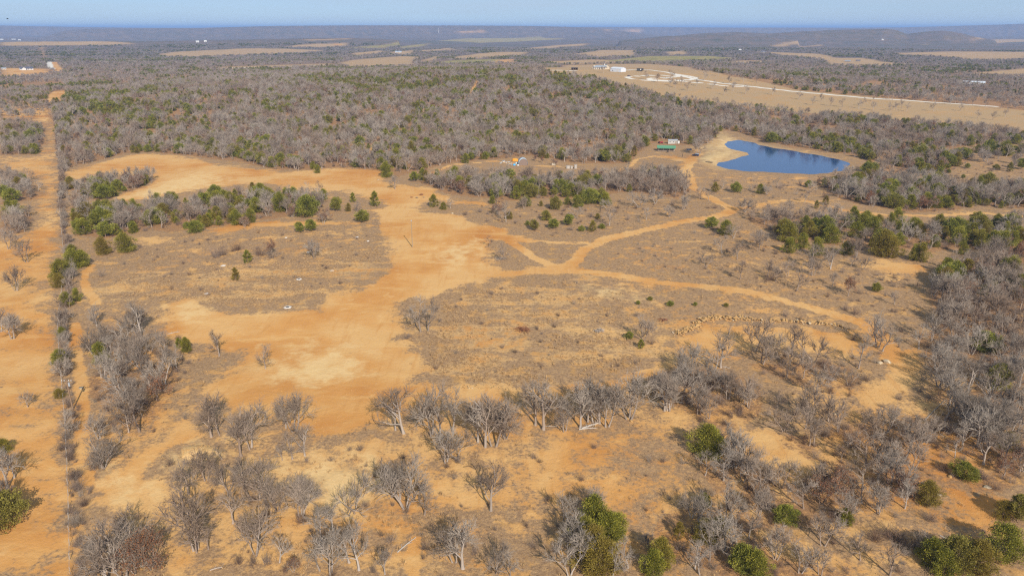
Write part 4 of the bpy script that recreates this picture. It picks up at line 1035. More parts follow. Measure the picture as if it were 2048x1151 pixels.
def tree_individuals():
    rest = {k: [] for k in LIMIT}
    for kind, lim in LIMIT.items():
        L = [s for s in SPOTS if s.kind == kind]
        vis = [s for s in L if in_view(s)]
        vis.sort(key=lambda s: (not s.listed, -s.size))
        take = vis[:lim]; tset = set(map(id, take))
        rest[kind] = [s for s in L if id(s) not in tset]
        protos = {'oak': OAK, 'cedar': CEDAR, 'russet': RUSSET, 'brush': BRUSH}[kind]
        nat = {'oak': 8.0, 'cedar': 5.0, 'russet': 7.0, 'brush': 2.0}[kind]
        groups = {}
        for s in take: groups.setdefault((zone(s.px, s.py), look(s)), []).append(s)
        nm, cat, gname = KIND[kind]
        for (zi, lk), members in groups.items():
            ph = ZONES[zi][0] if zi < len(ZONES) else 'on the far plain'
            nb_ = -(-len(members) // 12)
            members.sort(key=lambda s: -s.py)
            rank = {1: [''], 2: ['nearer rank, ', 'farther rank, '], 3: ['nearest rank, ', 'middle rank, ', 'farthest rank, '], 4: ['nearest rank, ', 'second rank, ', 'third rank, ', 'farthest rank, ']}.get(nb_)
            per = -(-len(members) // nb_); labelled = []
            for b in range(nb_):
                part_ = sorted(members[b * per:(b + 1) * per], key=lambda s: s.px)
                for i, s in enumerate(part_):
                    if rank is None: lab = lk + ', one of many ' + ph
                    elif len(members) == 1: lab = lk + ' ' + ph
                    else: lab = ORD[i] + ' from left, ' + rank[b] + lk + ' ' + ph
                    labelled.append((s, lab))
            for s, lab in labelled:
                p = protos[s.proto]; k = s.h / nat
                r = bpy.data.objects.new(nm, None if kind != 'brush' else p['crown']); COL.objects.link(r)
                r.empty_display_size = .5
                r.location = (s.x, s.y, s.z - .03); r.rotation_euler = (0, 0, s.rot); wv = (.78, 1.28) if kind == 'cedar' else (.88, 1.14); r.scale = (k * RNG.uniform(*wv), k * RNG.uniform(*wv), k)
                r['label'] = lab; r['category'] = cat; r['group'] = gname + ' ' + ph
                if kind != 'brush':
                    for part in ('trunk', 'branches', 'crown'):
                        if part in p:
                            c = bpy.data.objects.new({'trunk': 'trunk', 'branches': 'branch_work', 'crown': 'crown'}[part], p[part]); COL.objects.link(c); c.parent = r
    return rest
REST = tree_individuals()
def mass(name, coll, kind, nat, label, extra=None, exs=None, zfs=None):
    L = REST[kind]
    p = np.array([(s.x, s.y, s.z - .03) for s in L]).reshape(-1, 3); sc = np.array([s.h / nat for s in L]); zf = np.ones(len(L))
    if extra is not None:
        p = np.vstack([p] + extra); sc = np.concatenate([sc] + exs); zf = np.concatenate([zf] + zfs)
    scatter(name, coll, p, sc, label, squash=zf, seed=len(kind))
    print(name, len(p))
mass('oak_woodland', COLL_OAK, 'oak', 8.0, 'distant grey woodland of leafless oaks', fo, fs_o, zf_o)
mass('juniper_woodland', COLL_CEDAR, 'cedar', 5.0, 'distant green junipers through the grey woods', fc, fs_c, zf_c)
mass('russet_undergrowth', COLL_RUSSET, 'russet', 7.0, 'distant oaks with russet leaves through the woods')
mass('brush_undergrowth', COLL_BRUSH, 'brush', 2.0, 'grey leafless brush through the woods and fence line')

# dry grass and weeds
def meadow(name, coll, zones, label, seed):
    ps, ss = [], []
    for dens, p, dlim in zones:
        x, y = jitter_grid(ground(p)[:, :2], dens)
        c = cover(x, y)
        k = (np.maximum(c['dirt'] * dlim, c['gravel']) < .40 * RNG.uniform(.6, 1.4, len(x))) & (.6 * fbm(x / 14, y / 7, seed) + .4 * fbm(x / 4, y / 4, seed + 5) > RNG.uniform(.40, .60, len(x)))
        x, y = x[k], y[k]
        ps.append(np.stack([x, y, height(x, y) - .02], 1)); ss.append(RNG.uniform(.55, 1.25, len(x)))
    p = np.vstack(ps); scatter(name, coll, p, np.concatenate(ss), label, seed=seed)
    print(name, len(p))
NEAR = [(150, 480), (780, 440), (1200, 440), (1480, 440), (2060, 500), (2060, 1165), (150, 1165)]
meadow('straw_grass', COLL_STRAW, [(.9, STRAW[0], 1), (.6, STRAW[1], 1), (.55, STRAW[2], .6), (.10, NEAR, .75)], 'dry straw-coloured grass tufts', 131)
meadow('dry_weeds', COLL_WEED, [(.34, NEAR, 1.0), (.35, [(180, 480), (770, 440), (780, 600), (640, 610), (340, 600), (190, 600)], 1), (.3, [(850, 398), (1450, 398), (1450, 440), (1180, 475), (900, 430)], 1), (.2, [(1400, 350), (2060, 345), (2060, 500), (1450, 440)], 1)], 'grey-brown dry weeds and ground cover', 137)

# ------------------------------------------------------------------ built things
def col3(name, c, **k):
    if name not in M: M[name] = simple(name, c, **k)
    return M[name]
def thing(name, label, cat, loc, rz=0, group=None):
    o = bpy.data.objects.new(name, None); COL.objects.link(o); o.empty_display_size = .3
    o.location = loc; o.rotation_euler = (0, 0, rz); o['label'] = label; o['category'] = cat
    if group: o['group'] = group
    return o
def tag(o, label, cat, group=None):
    o['label'] = label; o['category'] = cat
    if group: o['group'] = group
    return o
def obj(name, bm, m, parent=None, loc=(0, 0, 0), bevel=0, smooth=False):
    if bevel:
        bmesh.ops.bevel(bm, geom=[e for e in bm.edges if e.calc_face_angle(0) > .5], offset=bevel, segments=2, affect='EDGES')
    if smooth:
        for f in bm.faces: f.smooth = True
    me = bpy.data.meshes.new(name); bm.to_mesh(me); bm.free(); me.materials.append(m)
    o = bpy.data.objects.new(name, me); COL.objects.link(o); o.location = loc
    if parent is not None: o.parent = parent
    return o
def box(x0, x1, y0, y1, z0, z1, bm=None):
    bm = bm or bmesh.new()
    v = [bm.verts.new(p) for p in [(x0, y0, z0), (x1, y0, z0), (x1, y1, z0), (x0, y1, z0), (x0, y0, z1), (x1, y0, z1), (x1, y1, z1), (x0, y1, z1)]]
    for f in [(0, 3, 2, 1), (4, 5, 6, 7), (0, 1, 5, 4), (1, 2, 6, 5), (2, 3, 7, 6), (3, 0, 4, 7)]: bm.faces.new([v[i] for i in f])
    return bm
def prism(pts, y0, y1, bm=None, axis='y'):
    """closed outline in xz swept along y (or outline in yz along x)"""
    bm = bm or bmesh.new()
    mk = (lambda a, b, c: (a, c, b)) if axis == 'y' else (lambda a, b, c: (c, a, b))
    A = [bm.verts.new(mk(a, b, y0)) for a, b in pts]; B = [bm.verts.new(mk(a, b, y1)) for a, b in pts]
    n = len(pts); bm.faces.new(A); bm.faces.new(B[::-1])
    for i in range(n): bm.faces.new([A[i], B[i], B[(i + 1) % n], A[(i + 1) % n]])
    bmesh.ops.recalc_face_normals(bm, faces=bm.faces[:])
    return bm
def cyl(r0, r1, z0, z1, n=12, bm=None, cx=0, cy=0):
    bm = bm or bmesh.new()
    A = [bm.verts.new((cx + r0 * math.cos(i * 6.2832 / n), cy + r0 * math.sin(i * 6.2832 / n), z0)) for i in range(n)]
    B = [bm.verts.new((cx + r1 * math.cos(i * 6.2832 / n), cy + r1 * math.sin(i * 6.2832 / n), z1)) for i in range(n)]
    bm.faces.new(A[::-1]); bm.faces.new(B)
    for i in range(n): bm.faces.new([A[i], A[(i + 1) % n], B[(i + 1) % n], B[i]])
    return bm
def lathe(prof, n=20, bm=None, wob=0, seed=0):
    bm = bm or bmesh.new(); rng = random.Random(seed)
    k = [1 + wob * rng.uniform(-1, 1) for _ in range(n)]
    R = [[bm.verts.new((r * k[i] * math.cos(i * 6.2832 / n), r * k[i] * math.sin(i * 6.2832 / n), z)) for i in range(n)] for r, z in prof]
    for a, b in zip(R, R[1:]):
        for i in range(n): bm.faces.new([a[i], a[(i + 1) % n], b[(i + 1) % n], b[i]])
    return bm
def rod(p, q, r0, r1=None, n=6, bm=None):
    bm = bm or bmesh.new(); p = Vector(p); q = Vector(q); d = (q - p); L = d.length
    c = cyl(r0, r0 if r1 is None else r1, 0, L, n)
    rot = d.to_track_quat('Z', 'Y').to_matrix().to_4x4(); rot.translation = p
    me = bpy.data.meshes.new('t'); c.transform(rot); c.to_mesh(me); c.free(); bm.from_mesh(me); bpy.data.meshes.remove(me)
    return bm
def wheel_mesh(r, w):
    bm = bmesh.new(); c = cyl(r, r, -w / 2, w / 2, 16, bm); bm.transform(Matrix.Rotation(math.pi / 2, 4, 'X')); return bm
STONES = []
def stone_mesh(seed):
    bm = bmesh.new(); bmesh.ops.create_icosphere(bm, subdivisions=1, radius=.5); rng = random.Random(seed)
    for v in bm.verts:
        v.co = Vector((v.co.x * 1.15, v.co.y * .9, v.co.z * .75)) * rng.uniform(.72, 1.15)
    me = bpy.data.meshes.new('stone'); bm.to_mesh(me); bm.free(); return me
M['stone'] = simple('yellow_stone', (.44, .265, .105), .9, vary=.35, scale=1.5)
M['pale_stone'] = simple('pale_stone', (.46, .36, .24), .9, vary=.3, scale=2)
for i in range(6):
    me = stone_mesh(i); me.materials.append(M['stone']); STONES.append(me)
PALE_STONE = stone_mesh(21); PALE_STONE.materials.append(M['pale_stone'])
def facing(px):            # turn that makes a thing's -y side look at the camera
    return -math.atan((px - PW / 2) / F)
white = col3('white_paint', (.58, .57, .55), vary=.1); grey_metal = col3('grey_metal', (.42, .44, .46), rough=.45, metal=.3, vary=.15)
glass = col3('dark_glass', (.03, .035, .045), rough=.12, vary=.1, spec=.6); black = col3('black_rubber', (.02, .02, .02), rough=.85)
wood = col3('weathered_wood', (.24, .18, .13), vary=.35); cream = col3('cream_stone', (.50, .42, .32), vary=.2)

def windows(parent, rects, y, thick=.06, frame=None):
    """rects (x0, x1, z0, z1) on the wall plane y (facing -y)"""
    for x0, x1, z0, z1 in rects:
        w = obj('window', box(x0, x1, y - thick, y + .02, z0, z1), frame or white, parent)
        obj('pane', box(x0 + .09, x1 - .09, y - thick - .02, y - thick + .01, z0 + .09, z1 - .09), glass, w)
def house(name, label, cat, px, py, w, d, hw, hr, wallm, roofm, turn=0, wins=(), door=None, over=.5, group=None, hip=0):
    g = g1(px, py); t = thing(name, label, cat, (g[0], g[1], g[2] - .1), facing(px) + math.radians(turn), group)
    pts = [(-d / 2, 0), (d / 2, 0), (d / 2, hw), (0, hw + hr * .94), (-d / 2, hw)]
    obj('wall', prism(pts, -w / 2, w / 2, axis='x'), wallm, t)
    rf = bmesh.new(); s = hr / (d / 2); o = over
    for sg in (-1, 1):
        a = [(0, hw + hr + .03), (sg * (d / 2 + o), hw - s * o + .03), (sg * (d / 2 + o), hw - s * o + .20), (0, hw + hr + .22)]
        if hip:
            v = [rf.verts.new(p) for p in [(-w / 2 + hip, 0, hw + hr + .1), (w / 2 - hip, 0, hw + hr + .1), (w / 2 + o, sg * (d / 2 + o), hw - s * o + .1), (-w / 2 - o, sg * (d / 2 + o), hw - s * o + .1)]]
            rf.faces.new(v if sg < 0 else v[::-1])
        else:
            prism(a, -w / 2 - o, w / 2 + o, rf, axis='x')
    if hip:
        for sx in (-1, 1):
            rf.faces.new([rf.verts.new(p) for p in [(sx * (w / 2 - hip), 0, hw + hr + .1), (sx * (w / 2 + o), -(d / 2 + o), hw - s * o + .1), (sx * (w / 2 + o), d / 2 + o, hw - s * o + .1)]])
        bmesh.ops.remove_doubles(rf, verts=rf.verts[:], dist=.01); bmesh.ops.recalc_face_normals(rf, faces=rf.faces[:])
    obj('roof', rf, roofm, t)
    windows(t, wins, -d / 2)
    if door:
        dd = obj('door', box(door[0], door[1], -d / 2 - .05, -d / 2 + .02, .1, door[2]), wood if len(door) < 4 else door[3], t)
    return t

# cabin with the green roof
def cabin():
    m_green = col3('green_roof', (.095, .25, .14), rough=.6, vary=.15); wallm = col3('cabin_board', (.30, .22, .16), vary=.3)
    t = house('cabin', 'long cabin under a green metal roof beside the dirt yard', 'cabin', 1332, 301, 12.5, 5.2, 2.6, 1.0, wallm, m_green, 4, [(-4.9, -3.8, 1.0, 2.0), (-1.9, -.8, 1.0, 2.0), (3.9, 4.9, 1.0, 2.0)], (.5, 1.5, 2.1))
    obj('porch_roof', box(-6.3, 6.3, -5.2, -2.85, 2.32, 2.42), m_green, t)
    for x in (-6, -2, 2, 6): obj('porch_post', box(x - .08, x + .08, -5.05, -4.89, 0, 2.32), wood, t)
    obj('porch_floor', box(-6.2, 6.2, -5.1, -2.62, 0, .18), wood, t)
cabin()
house('shed', 'pale boxy shed behind the green-roofed cabin', 'shed', 1345, 287, 7, 3.2, 2.7, .5, col3('pale_siding', (.42, .40, .37), vary=.2), grey_metal, 6, [(-2.6, -1.6, 1.2, 2.0), (.2, 1.2, 1.2, 2.0)], (2.0, 2.9, 2.1), .25)
def tank():
    g = g1(1357, 287); t = thing('water_tank', 'small white upright tank beside the pale shed', 'tank', tuple(g))
    obj('body', lathe([(0, -.1), (.75, -.1), (.78, .1), (.78, 1.7), (.7, 1.9), (.3, 2.05)], 16), white, t, smooth=True)
    obj('lid', cyl(.3, .26, 2.0, 2.14, 12), grey_metal, t)
tank()
def car(name, label, px, py, turn, paint, roofm, L=4.6, Wd=1.85, H=1.75, group=None, grow_=1.0, cat='car'):
    g = g1(px, py); t = thing(name, label, cat, tuple(g), facing(px) + math.radians(turn), group)
    t.scale = (grow_,) * 3
    h = L / 2
    obj('body', prism([(-h, .42), (-h + .1, .35), (h - .1, .35), (h, .45), (h, .78), (h - .25, .95), (h * .35, 1.02), (-h + .1, 1.02), (-h, .9)], -Wd / 2, Wd / 2), paint, t, bevel=.06)
    c = obj('cabin', prism([(-h + .12, 1.0), (h * .38, 1.0), (h * .12, H - .08), (-h + .3, H - .08)], -Wd / 2 + .1, Wd / 2 - .1), glass, t, bevel=.03)
    obj('roof', box(-h + .28, h * .14, -Wd / 2 + .12, Wd / 2 - .12, H - .1, H), roofm, t, bevel=.03)
    for x in (-h * .62, h * .62):
        for y in (-Wd / 2 + .08, Wd / 2 - .08):
            wh = obj('wheel', wheel_mesh(.36, .24), black, t, (x, y, .36)); obj('rim', wheel_mesh(.2, .26), grey_metal, wh)
    for y in (-.6, .6):
        obj('headlight', box(h - .06, h + .02, y - .18, y + .18, .68, .84), white, t); obj('tail_light', box(-h - .02, -h + .05, y - .14, y + .14, .7, .9), col3('red_lamp', (.35, .02, .02)), t)
    obj('bumper', box(h - .08, h + .08, -Wd / 2 + .05, Wd / 2 - .05, .4, .58), black, t)
    return t
car('parked_car', 'dark blue car with pale roof parked in the cabin yard', 1391, 312, 145, col3('navy_paint', (.035, .045, .09), rough=.25, spec=.6), col3('pale_blue_paint', (.45, .52, .62), rough=.3), grow_=1.05)
def tractor():
    g = g1(1321, 287); t = thing('tractor', 'red tractor parked behind the green-roofed cabin', 'tractor', tuple(g), facing(1321) + .5)
    red = col3('red_paint', (.36, .025, .03), rough=.4)
    obj('hood', box(.2, 1.9, -.38, .38, .75, 1.45), red, t, bevel=.06); obj('frame', box(-1.2, 1.9, -.22, .22, .5, .78), black, t)
    obj('seat', box(-.9, -.4, -.25, .25, 1.05, 1.35), black, t, bevel=.04)
    for y in (-.78, .78):
        for x, r in ((-.8, .75), (1.4, .42)):
            w = obj('wheel', wheel_mesh(r, .34), black, t, (x, y, r)); obj('rim', wheel_mesh(r * .5, .37), red, w)
        obj('fender', box(-1.4, -.2, y - .2, y + .2, 1.5, 1.58), red, t)
    obj('exhaust_pipe', cyl(.04, .04, 1.45, 2.3, 8, None, 1.3, .15), black, t)
tractor()
def panel_rack():
    g = g1(1378, 303); t = thing('solar_rack', 'dark tilted panel on posts beside the parked car', 'panel', tuple(g), facing(1378) + .2)
    dk = col3('panel_dark', (.05, .055, .075), rough=.3)
    for i in range(3):
        o = obj('panel', box(-.6, .6, -1.0, 1.0, -.03, .03), dk, t, ((i - 1) * 1.25, 0, 1.5)); o.rotation_euler = (math.radians(28), 0, 0)
    for x in (-1.6, 1.6):
        obj('post', box(x - .05, x + .05, -.75, -.65, -.1, 1.12), grey_metal, t); obj('post', box(x - .05, x + .05, .65, .75, -.1, 1.8), grey_metal, t)
panel_rack()
def canoe():
    g = g1(1418, 325); t = thing('canoe', 'dark canoe lying on the sandy pond bank', 'canoe', (g[0], g[1], g[2] + .02), facing(1418) - .35)
    bm = bmesh.new(); n = 15; rows = []
    for i in range(n):
        s = -1 + 2 * i / (n - 1); w = .48 * (1 - abs(s) ** 2.2) + .01; k = .12 * abs(s) ** 3
        rows.append([bm.verts.new((s * 2.5, y * w, z + k)) for y, z in ((-1, .42), (-.85, .15), (0, 0), (.85, .15), (1, .42))])
    for a, b in zip(rows, rows[1:]):
        for i in range(4): bm.faces.new([a[i], a[i + 1], b[i + 1], b[i]])
    hull = obj('hull', bm, col3('canoe_hull', (.06, .06, .065), rough=.5), t, smooth=True)
    md = hull.modifiers.new('thick', 'SOLIDIFY'); md.thickness = .03
    for x in (-.9, .9): obj('thwart', box(x - .08, x + .08, -.42, .42, .34, .38), wood, t)
canoe()
def smoker():
    g = g1(1335, 305.5); t = thing('barrel_smoker', 'black barrel smoker in front of the cabin', 'grill', tuple(g), facing(1335))
    b = rod((-.7, 0, .95), (.7, 0, .95), .38, n=14); obj('barrel', b, black, t)
    for x in (-.5, .5):
        for y in (-.25, .25): obj('leg', box(x - .04, x + .04, y - .04, y + .04, 0, .75), black, t)
    obj('chimney', cyl(.08, .08, 1.2, 1.9, 8, None, .5, 0), black, t)
smoker()
def snag(px, py, h, label):
    g = g1(px, py); t = thing('dead_snag', label, 'dead tree', tuple(g))
    obj('trunk', rod((0, 0, -.1), (.15, 0, h), .2, .09, 8), col3('charred_wood', (.05, .04, .035)), t)
    obj('limb', rod((.05, 0, h * .45), (-.7, .2, h * .62), .08, .03), M['charred_wood'], t)
snag(1365, 313, 2.6, 'short black snag in the middle of the cabin yard')
snag(1200, 425, 3.2, 'bare pale snag on the brushy flat above the main track')

# junk camp
def shelter():
    g = g1(1046, 331); t = thing('tarp_shelter', 'arched grey tarp shelter with a brown end wall', 'shelter', (g[0], g[1] + 2.5, g[2]), facing(1046) + .12)
    prof = [(3.0 * math.cos(a), .3 + 4.2 * math.sin(a) ** .8 if math.sin(a) > 0 else .3) for a in np.linspace(0, math.pi, 15)]
    bm = bmesh.new(); A = [bm.verts.new((x, -2.6, z)) for x, z in prof]; B = [bm.verts.new((x, 3.2, z)) for x, z in prof]
    for i in range(14): bm.faces.new([A[i], A[i + 1], B[i + 1], B[i]])
    o = obj('tarp', bm, col3('grey_tarp', (.46, .52, .56), rough=.5, vary=.2), t, smooth=True); md = o.modifiers.new('thick', 'SOLIDIFY'); md.thickness = .06
    obj('end_wall', prism([(x * .94, max(0, z * .95)) for x, z in prof] + [(-2.8, 0), (2.8, 0)], -2.35, -2.25), col3('brown_canvas', (.21, .15, .12), vary=.3), t)
    obj('end_wall', prism([(x * .94, max(0, z * .95)) for x, z in prof] + [(-2.8, 0), (2.8, 0)], 2.9, 3.0), M['brown_canvas'], t)
    for x in (-3, 3): obj('ground_rail', box(x - .06, x + .06, -2.6, 3.2, 0, .35), wood, t)
shelter()
def heap(name, label, cat, px, py, rx, ry, h, m, seed, group=None):
    g = g1(px, py); bm = bmesh.new(); bmesh.ops.create_icosphere(bm, subdivisions=3, radius=1); rng = random.Random(seed)
    ph = [rng.uniform(0, 6.28) for _ in range(6)]
    for v in bm.verts:
        k = 1 + .13 * math.sin(4 * v.co.x + ph[0]) * math.sin(3 * v.co.y + ph[1]) + .1 * math.sin(9 * v.co.x + ph[2]) * math.sin(8 * v.co.y + 5 * v.co.z + ph[3]) + rng.uniform(-.05, .05)
        v.co = Vector((v.co.x * rx, v.co.y * ry, max(v.co.z, -.15) * h)) * k
    return tag(obj(name, bm, m, None, tuple(g), smooth=True), label, cat, group)
heap('tarp_heap', 'orange tarp heap against the grey shelter', 'tarp', 1030, 322, 2.0, 1.4, 2.0, col3('orange_tarp', (.62, .27, .03), vary=.25), 1)
heap('tarp_heap', 'bright blue tarp bundle before the grey shelter', 'tarp', 1028.5, 330.5, 1.0, .8, 1.1, col3('blue_tarp', (.06, .33, .62), vary=.2), 2)
heap('sack', 'white sack at the foot of the shelter', 'sack', 1036, 331, .8, .6, .8, white, 3)
heap('sack', 'light blue sack between the blue tarp and shelter', 'sack', 1033, 327, .9, .7, .8, col3('pale_blue_tarp', (.35, .50, .58)), 4)
rr = random.Random(5)
junk_m = [white, grey_metal, cream, wood, col3('faded_tan', (.5, .42, .33)), col3('slate_blue', (.25, .3, .38))]
SCRAP = ['white', 'grey metal', 'cream', 'brown wooden', 'tan', 'slate blue']; scrap_x = sorted(1001 + 24 * rr.random() for _ in range(22))
for i in range(22):
    px = scrap_x[i]; py = 322 + 6 * rr.random() + (px - 1001) * .12
    g = g1(px, py); s = rr.uniform(.35, .9)
    bm = bmesh.new(); box(-s, s, -s * .6, s * .6, 0, s * rr.uniform(.25, .8), bm)
    bmesh.ops.subdivide_edges(bm, edges=bm.edges[:], cuts=1)
    for v in bm.verts: v.co += Vector((rr.uniform(-.12, .12), rr.uniform(-.12, .12), rr.uniform(-.08, .1)))
    o = tag(obj('scrap_piece', bm, junk_m[i % 6], None, (g[0], g[1], g[2] + .02)), ORD[i // 6] + ' from left of the ' + SCRAP[i % 6] + ' scrap pieces by the orange tarp', 'scrap', 'scrap strewn by the tarp shelter'); o.rotation_euler = (0, 0, rr.uniform(0, 3))
def crate(px, py, w, h, label):
    g = g1(px, py); t = thing('crate', label, 'crate', tuple(g), facing(px) + .2)
    gm = col3('grey_board', (.42, .38, .34), vary=.25)
    obj('body', box(-w / 2, w / 2, -.7, .7, 0, h), gm, t, bevel=.03); obj('lid', box(-w / 2 - .05, w / 2 + .05, -.75, .75, h + .003, h + .1), gm, t)
    for x in (-w / 4, w / 4): obj('batten', box(x - .06, x + .06, -.76, -.703, .05, h - .05), wood, t)
crate(1136, 337, 2.2, 1.7, 'wider pale crate beside the camp track'); crate(1143, 337, 1.4, 1.5, 'short crate squeezed between the two other camp crates'); crate(1151, 337, 1.6, 2.3, 'tallest grey crate beside the camp track')
def board():
    g = g1(1107, 330); o = tag(obj('board', box(-1.3, 1.3, -.04, .04, 0, 1.4), cream, None, tuple(g)), 'tan sheet leaning among the brush by the camp', 'board'); o.rotation_euler = (math.radians(-40), 0, facing(1107) - .3)
board()

# poles
def pole(name, label, px, py, hp, r, armed):
    g = g1(px, py); h = float(height_m(np.array([px]), np.array([py]), np.array([hp]), np.array([g]))[0])
    t = thing(name, label, 'utility pole', (g[0], g[1], g[2] - .2))
    pm = col3('pole_wood', (.23, .15, .095), vary=.25) if armed else col3('steel_pole', (.30, .22, .14), rough=.6, vary=.15)
    obj('shaft', cyl(r, r * .62, 0, h + .2, 12), pm, t, smooth=False)
    if armed:
        a = obj('crossarm', box(-1.2, 1.2, -.06, .06, h - .45, h - .3), wood, t)
        for x in (-1.1, -.5, .5, 1.1): obj('insulator', lathe([(0, h - .3), (.07, h - .3), (.09, h - .18), (.05, h - .06), (0, h - .05)], 8), white, a, (x, 0, 0))
        obj('transformer', cyl(.22, .22, h - 1.7, h - .8, 12, None, .42, 0), grey_metal, t)
    else:
        obj('cap', cyl(r * .95, r * .5, h + .2, h + .45, 10), grey_metal, t)
        obj('light_head', box(-.35, .35, -.14, .14, h + .05, h + .17), grey_metal, t)
pole('utility_pole', 'wooden utility pole with crossarm beside the fence', 146, 819, 65, .2, True)
pole('steel_pole', 'slim lone pole standing on the orange pad', 825, 494, 53, .2, False)
pole('steel_pole', 'pale slim pole behind the white gravel loop', 1331, 131, 11, .3, False)

# fence beside the lane
def fence():
    t = thing('wire_fence', 'wire fence on thin posts along the brushy lane edge', 'fence', (0, 0, 0))
    P = FENCE[3:]; seg = np.diff(P, axis=0); ln = np.hypot(seg[:, 0], seg[:, 1]); tot = ln.sum(); cum = np.concatenate([[0], np.cumsum(ln)])
    s = np.arange(0, tot, 4.2); x = np.interp(s, cum, P[:, 0]) - .6; y = np.interp(s, cum, P[:, 1]); z = height(x, y)
    bm = cyl(.05, .045, -.3, 1.45, 6); pm = bpy.data.meshes.new('post'); bm.to_mesh(pm); bm.free(); pm.materials.append(col3('post_wood', (.40, .35, .30), vary=.3))
    for i in range(len(s)):
        o = bpy.data.objects.new('post', pm); COL.objects.link(o); o.parent = t; o.location = (x[i], y[i], z[i]); o.rotation_euler = (rr.uniform(-.06, .06), rr.uniform(-.06, .06), rr.uniform(0, 6))
    for hh in (.35, .7, 1.05, 1.35):
        w = Mesh(); p = np.stack([x, y, z + hh], 1); w.sticks(p[:-1], p[1:], np.full(len(p) - 1, .008), np.full(len(p) - 1, .008))
        o = bpy.data.objects.new('wire', w.build('wire', [grey_metal])); COL.objects.link(o); o.parent = t
fence()

# stones
def stone_child(parent, x, y, z, s, me, sq=1.0):
    o = bpy.data.objects.new('stone', me); COL.objects.link(o); o.parent = parent; o.location = (x, y, z); o.scale = (s, s * rr.uniform(.7, 1.2), s * rr.uniform(.6, 1.0) * sq); o.rotation_euler = (rr.uniform(-.4, .4), rr.uniform(-.4, .4), rr.uniform(0, 6.28))
def stone_row(pts, label, n, wd, smin, smax):
    P = ground(pts)[:, :2]; c = P.mean(0); t = thing('stone_row', label, 'stone row', (c[0], c[1], h1(*c)))
    seg = np.diff(P, axis=0); cum = np.concatenate([[0], np.cumsum(np.hypot(seg[:, 0], seg[:, 1]))])
    for i in range(n):
        s = cum[-1] * (i + rr.random()) / n; x = np.interp(s, cum, P[:, 0]) + rr.gauss(0, wd); y = np.interp(s, cum, P[:, 1]) + rr.gauss(0, wd)
        k = rr.uniform(smin, smax); z = h1(x, y) + k * .18 + (rr.random() < .3) * .35
        stone_child(t, x - c[0], y - c[1], z - t.location.z, k, STONES[i % 6] if rr.random() < .92 else PALE_STONE)
stone_row([(1351, 668), (1364, 664), (1382, 657), (1396, 648), (1407, 641), (1427, 635), (1452, 637), (1488, 637)], 'thick western arm of the crescent row of yellow stones', 290, .85, .5, 1.05)
stone_row([(1488, 637), (1512, 640), (1536, 642), (1586, 642), (1612, 645), (1649, 647), (1670, 650), (1690, 655)], 'thinner eastern arm of the stone row behind the bare oaks', 190, .65, .45, .95)
stone_row([(890, 775), (930, 774), (970, 776), (1010, 778)], 'low scatter of yellow stones at the meadow edge above the tree row', 45, .5, .25, .5)
stone_row([(1385, 872), (1405, 862), (1425, 872), (1450, 885)], 'broken line of stones below the round thicket', 40, .8, .3, .7)
def mound():
    g = g1(400, 905); t = thing('rubble_mound', 'mound of yellow rubble by the lower drive', 'mound', (g[0], g[1], g[2] - .1), -.25)
    bm = bmesh.new(); R = [[bm.verts.new((5.2 * q * math.cos(a) * (1 + .12 * math.sin(3 * a)), 3.4 * q * math.sin(a), -.1 + 1.25 * (1 - q * q) ** 1.2 + rr.uniform(-.07, .07) * (q < 1))) for a in np.linspace(0, 6.2832, 37)[:-1]] for q in (1, .85, .7, .5, .3, .1)]
    for a, b in zip(R, R[1:]):
        for i in range(36): bm.faces.new([a[i], a[(i + 1) % 36], b[(i + 1) % 36], b[i]])
    bm.faces.new(R[-1]); obj('earth', bm, col3('rubble_soil', (.60, .38, .16), vary=.35, scale=4), t, smooth=True)
    for i in range(150):
        q = math.sqrt(rr.random()); a = rr.uniform(0, 6.28); stone_child(t, 5 * q * math.cos(a), 3.3 * q * math.sin(a), 1.25 * (1 - q * q) ** 1.2 - .05, rr.uniform(.15, .5), STONES[i % 6])
mound()
def boulder(px, py, s, label, me=PALE_STONE, sq=1.0):
    g = g1(px, py); o = bpy.data.objects.new('boulder', me); COL.objects.link(o); o.location = (g[0], g[1], g[2] + .12 * s); o.scale = (s * 1.2, s, s * sq); o.rotation_euler = (0, 0, rr.uniform(0, 6)); tag(o, label, 'boulder')
boulder(1760, 726, 1.5, 'smaller of the two pale boulders on scraped ground'); boulder(1774, 724, 2.0, 'larger of the two pale boulders on scraped ground')
boulder(162, 776, 1.5, 'flat white slab lying in the inner track by the pole', PALE_STONE, .3)
boulder(1255, 837, .8, 'small yellow stone at the foot of the lone oak', STONES[0]); boulder(1263, 842, .9, 'yellow stone just before the lone oak trunk', STONES[1]); boulder(1123, 861, .9, 'yellow stone left of the thin pale trunk', STONES[2])
boulder(1778, 562, 1.2, 'dark yellow rock at the west end of the meadow rock cluster', STONES[3]); boulder(1788, 563, 1.4, 'biggest rock of the meadow rock cluster', STONES[4]); boulder(1797, 560, 1.0, 'eastmost rock of the meadow rock cluster', STONES[5])
boulder(1672, 828, 1.1, 'round pale rock among the oaks on the rocky slope'); boulder(1900, 953, 1.0, 'rock in front of the round evergreen on the slope', STONES[2]); boulder(1975, 975, 1.4, 'flat grey rock on the eastern slope path', PALE_STONE, .5); boulder(1878, 990, .9, 'pale flat stone beside the upright juniper', PALE_STONE, .5); boulder(905, 427, 1.2, 'pale rock at the edge of the weedy flat by the pole pad'); boulder(757, 360, 1.6, 'whitish rock beside the sandy strip', PALE_STONE, .5)
